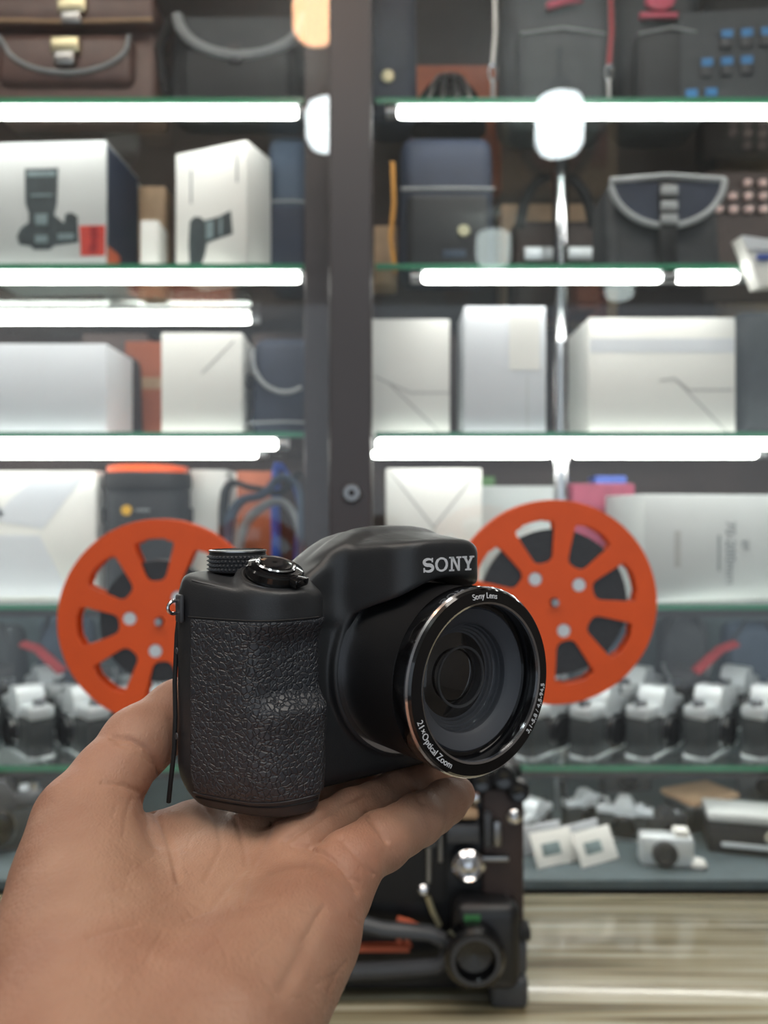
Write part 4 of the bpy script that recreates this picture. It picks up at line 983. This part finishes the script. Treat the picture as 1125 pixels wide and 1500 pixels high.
# ------------------------------------------------------------------ the hand (mm, relative to the phone)
def hand_f(X, Y, Z):
    rc = lambda a, b, ra, rb, sz=1.0: rcone(X, Y, Z, a, b, ra, rb, sz)
    def pads(ch):
        out = [ch[0]]
        for (a, ra), (b, rb) in zip(ch[:-1], ch[1:]):
            out += [(tuple((np.array(a)+np.array(b))/2+np.array([0, 0, .3])), (ra+rb)/2+.35), (b, rb-.35)]
        return out
    def chain(pts, k=2.5):
        d = None
        for (a, ra), (b, rb) in zip(pts[:-1], pts[1:]):
            e = rc(a, b, ra, rb); d = e if d is None else smin(d, e, k)
        return d
    fingers = [
      [((-13, 230, -106.5), 10.2), ((-7.5, 239, -104.5), 9.3), ((6, 256, -103.5), 8.6), ((17, 270, -103), 7.9), ((26.5, 282.5, -101.5), 6.6)],
      [((-28, 246, -107), 11), ((-18, 259, -105.5), 10), ((-3, 277, -104.5), 9.4), ((12, 295, -104), 8.6), ((24, 309, -103), 7.2)],
      [((-43, 257, -108), 11.2), ((-33, 272, -106.5), 10.2), ((-18, 293, -105), 9.6), ((-3, 312, -105), 8.8), ((10, 328, -104), 7.4)],
      [((-58, 265, -108.5), 11), ((-49, 282, -108), 10), ((-36, 303, -107.5), 9.4), ((-23, 321, -107), 8.6), ((-12, 336, -106), 7.2)]]
    F_ = None
    for ch in fingers:
        d = chain(pads(ch), 1.5); F_ = d if F_ is None else smin(F_, d, .7)
    palm = rc((-45, 158, -122), (-15, 228, -111), 18, 11.5)                     # ulnar side
    palm = smin(palm, rc((-48, 160, -125), (-29, 244, -111.8), 18, 12.3), 7)
    palm = smin(palm, rc((-57, 160, -124), (-44, 255, -111.5), 18, 12.3), 7)
    palm = smin(palm, rc((-66, 162, -118), (-58, 263, -111.5), 18, 12), 8)
    palm = smin(palm, rc((-37, 172, -118), (-23, 210, -114), 19.5, 15.5), 8)       # hypothenar
    palm = smin(palm, rc((-70, 172, -114.5), (-84, 222, -101), 20, 15.5), 12)    # thenar
    palm = smin(palm, rc((-80, 190, -112), (-89, 232, -95), 17, 13.6), 8)
    thumb = chain([((-85, 218, -101), 15.5), ((-90, 235, -91.5), 13.2), ((-86, 246, -83.5), 11.2), ((-81, 258.5, -76), 11.3), ((-71, 272.5, -69.5), 10.8), ((-61, 285.5, -65), 8.2)], 4)
    web = rc((-86, 232, -103), (-66, 259, -108), 9.5, 11)
    d = smin(palm, F_, 3.2); d = smin(d, web, 8); d = smin(d, thumb, 6)
    arm = smin(rc((-49, 150, -122), (-92, -40, -168), 18, 23), rc((-70, 148, -121), (-124, -40, -168), 19, 25), 20)
    return smin(d, arm, 12)
hv, hq = surface_nets(hand_f, (-165, 0, -200), (45, 352, -48), .95)
hv = relax(hv, hq, 3)
def subdivide(v, q_):
    e = np.stack([q_, np.roll(q_, -1, 1)], 2); es = np.sort(e.reshape(-1, 2), 1)
    u, inv_ = np.unique(es[:, 0]*len(v)+es[:, 1], return_inverse=True)
    mid = (v[u//len(v)]+v[u % len(v)])/2; m_ = len(v)+inv_.reshape(-1, 4); c_ = len(v)+len(u)+np.arange(len(q_))
    f_ = np.concatenate([np.stack([q_[:, k], m_[:, k], c_, m_[:, k-1]], 1) for k in range(4)])
    return np.concatenate([v, mid, v[q_].mean(1)]), f_
hv, hq = subdivide(hv, hq); hv = relax(hv, hq, 1)
# skin creases: grooves pressed into the surface
def normals(v, q_):
    n = np.cross(v[q_[:, 2]]-v[q_[:, 0]], v[q_[:, 3]]-v[q_[:, 1]]); N_ = np.zeros_like(v)
    for k in range(4):
        for c in range(3): N_[:, c] += np.bincount(q_[:, k], n[:, c], len(v))
    return N_/np.maximum(np.linalg.norm(N_, axis=1, keepdims=True), 1e-9)
# refine the visible upper side of the palm so that creases hold
CR = [([(209,1170),(228,1192),(240,1210),(252,1245),(262,1290)], 5, .8), ([(150,1146),(180,1150),(215,1164)], 4, .6),
      ([(164,1080),(190,1083),(212,1095),(228,1114),(238,1140)], 4.5, 1.0), ([(175,1090),(200,1096),(222,1118)], 3.5, .5),
      ([(345,1200),(358,1240),(362,1271),(340,1290),(310,1330),(270,1345)], 4, .5), ([(400,1204),(380,1250),(362,1290),(355,1320)], 4, .5),
      ([(428,1239),(452,1242),(473,1250),(490,1262),(503,1274),(515,1290),(522,1305)], 4, .7),
      ([(535,1192),(545,1200),(556,1212),(566,1232)], 4, .8), ([(540,1200),(550,1211),(562,1226)], 3.5, .4), ([(597,1151),(608,1162),(619,1176)], 4, .5),
      ([(417,1232),(460,1203),(500,1176),(535,1160)], 5, .8), ([(131,1372),(165,1362),(202,1353)], 4, .35),
      ([(470,1335),(458,1360),(440,1400),(428,1425),(415,1450)], 12, .45), ([(500,1230),(530,1262),(545,1280)], 3.5, .35), ([(300,1180),(318,1205),(325,1240),(300,1290)], 4, .4)]
rnd = random.Random(5)
for _ in range(46):   # fine lines across the palm and thumb base
    x_, y_ = rnd.uniform(110, 520), rnd.uniform(1195, 1480); an = rnd.choice((rnd.gauss(-.9, .25), rnd.gauss(.75, .3), rnd.gauss(.1, .3))); ln_ = rnd.uniform(18, 60)
    CR.append(([(x_+math.cos(an)*ln_*u_+rnd.uniform(-2, 2), y_+math.sin(an)*ln_*u_+rnd.uniform(-2, 2)) for u_ in (0, .33, .66, 1)], rnd.uniform(2.2, 3.6), rnd.uniform(.08, .22)))
nv = normals(hv, hq)
ix = 562.5+hv[:, 0]/hv[:, 1].clip(1)*F; iy = 750-hv[:, 2]/hv[:, 1].clip(1)*F
facing = (nv*hv).sum(1) < 0
for pts, wd_, dp in CR:
    dist = np.full(len(hv), 1e9)
    for (ax_, ay_), (bx_, by_) in zip(pts[:-1], pts[1:]):
        dx_, dy_ = bx_-ax_, by_-ay_; u = np.clip(((ix-ax_)*dx_+(iy-ay_)*dy_)/(dx_*dx_+dy_*dy_), 0, 1)
        dist = np.minimum(dist, np.hypot(ix-ax_-u*dx_, iy-ay_-u*dy_))
    g_ = np.exp(-(dist/wd_)**2)*facing*(hv[:, 1] > 60)
    hv = hv-nv*(g_*dp)[:, None]
me = np_mesh('hand', hv*MM+np.array([0, 0, ZC]), hq)
hand = link('hand', me, M['skin'], None, 0)
me.polygons.foreach_set('use_smooth', [True]*len(me.polygons))
tag(hand, 'bare left hand and forearm, palm up, carrying the black camera', 'hand')
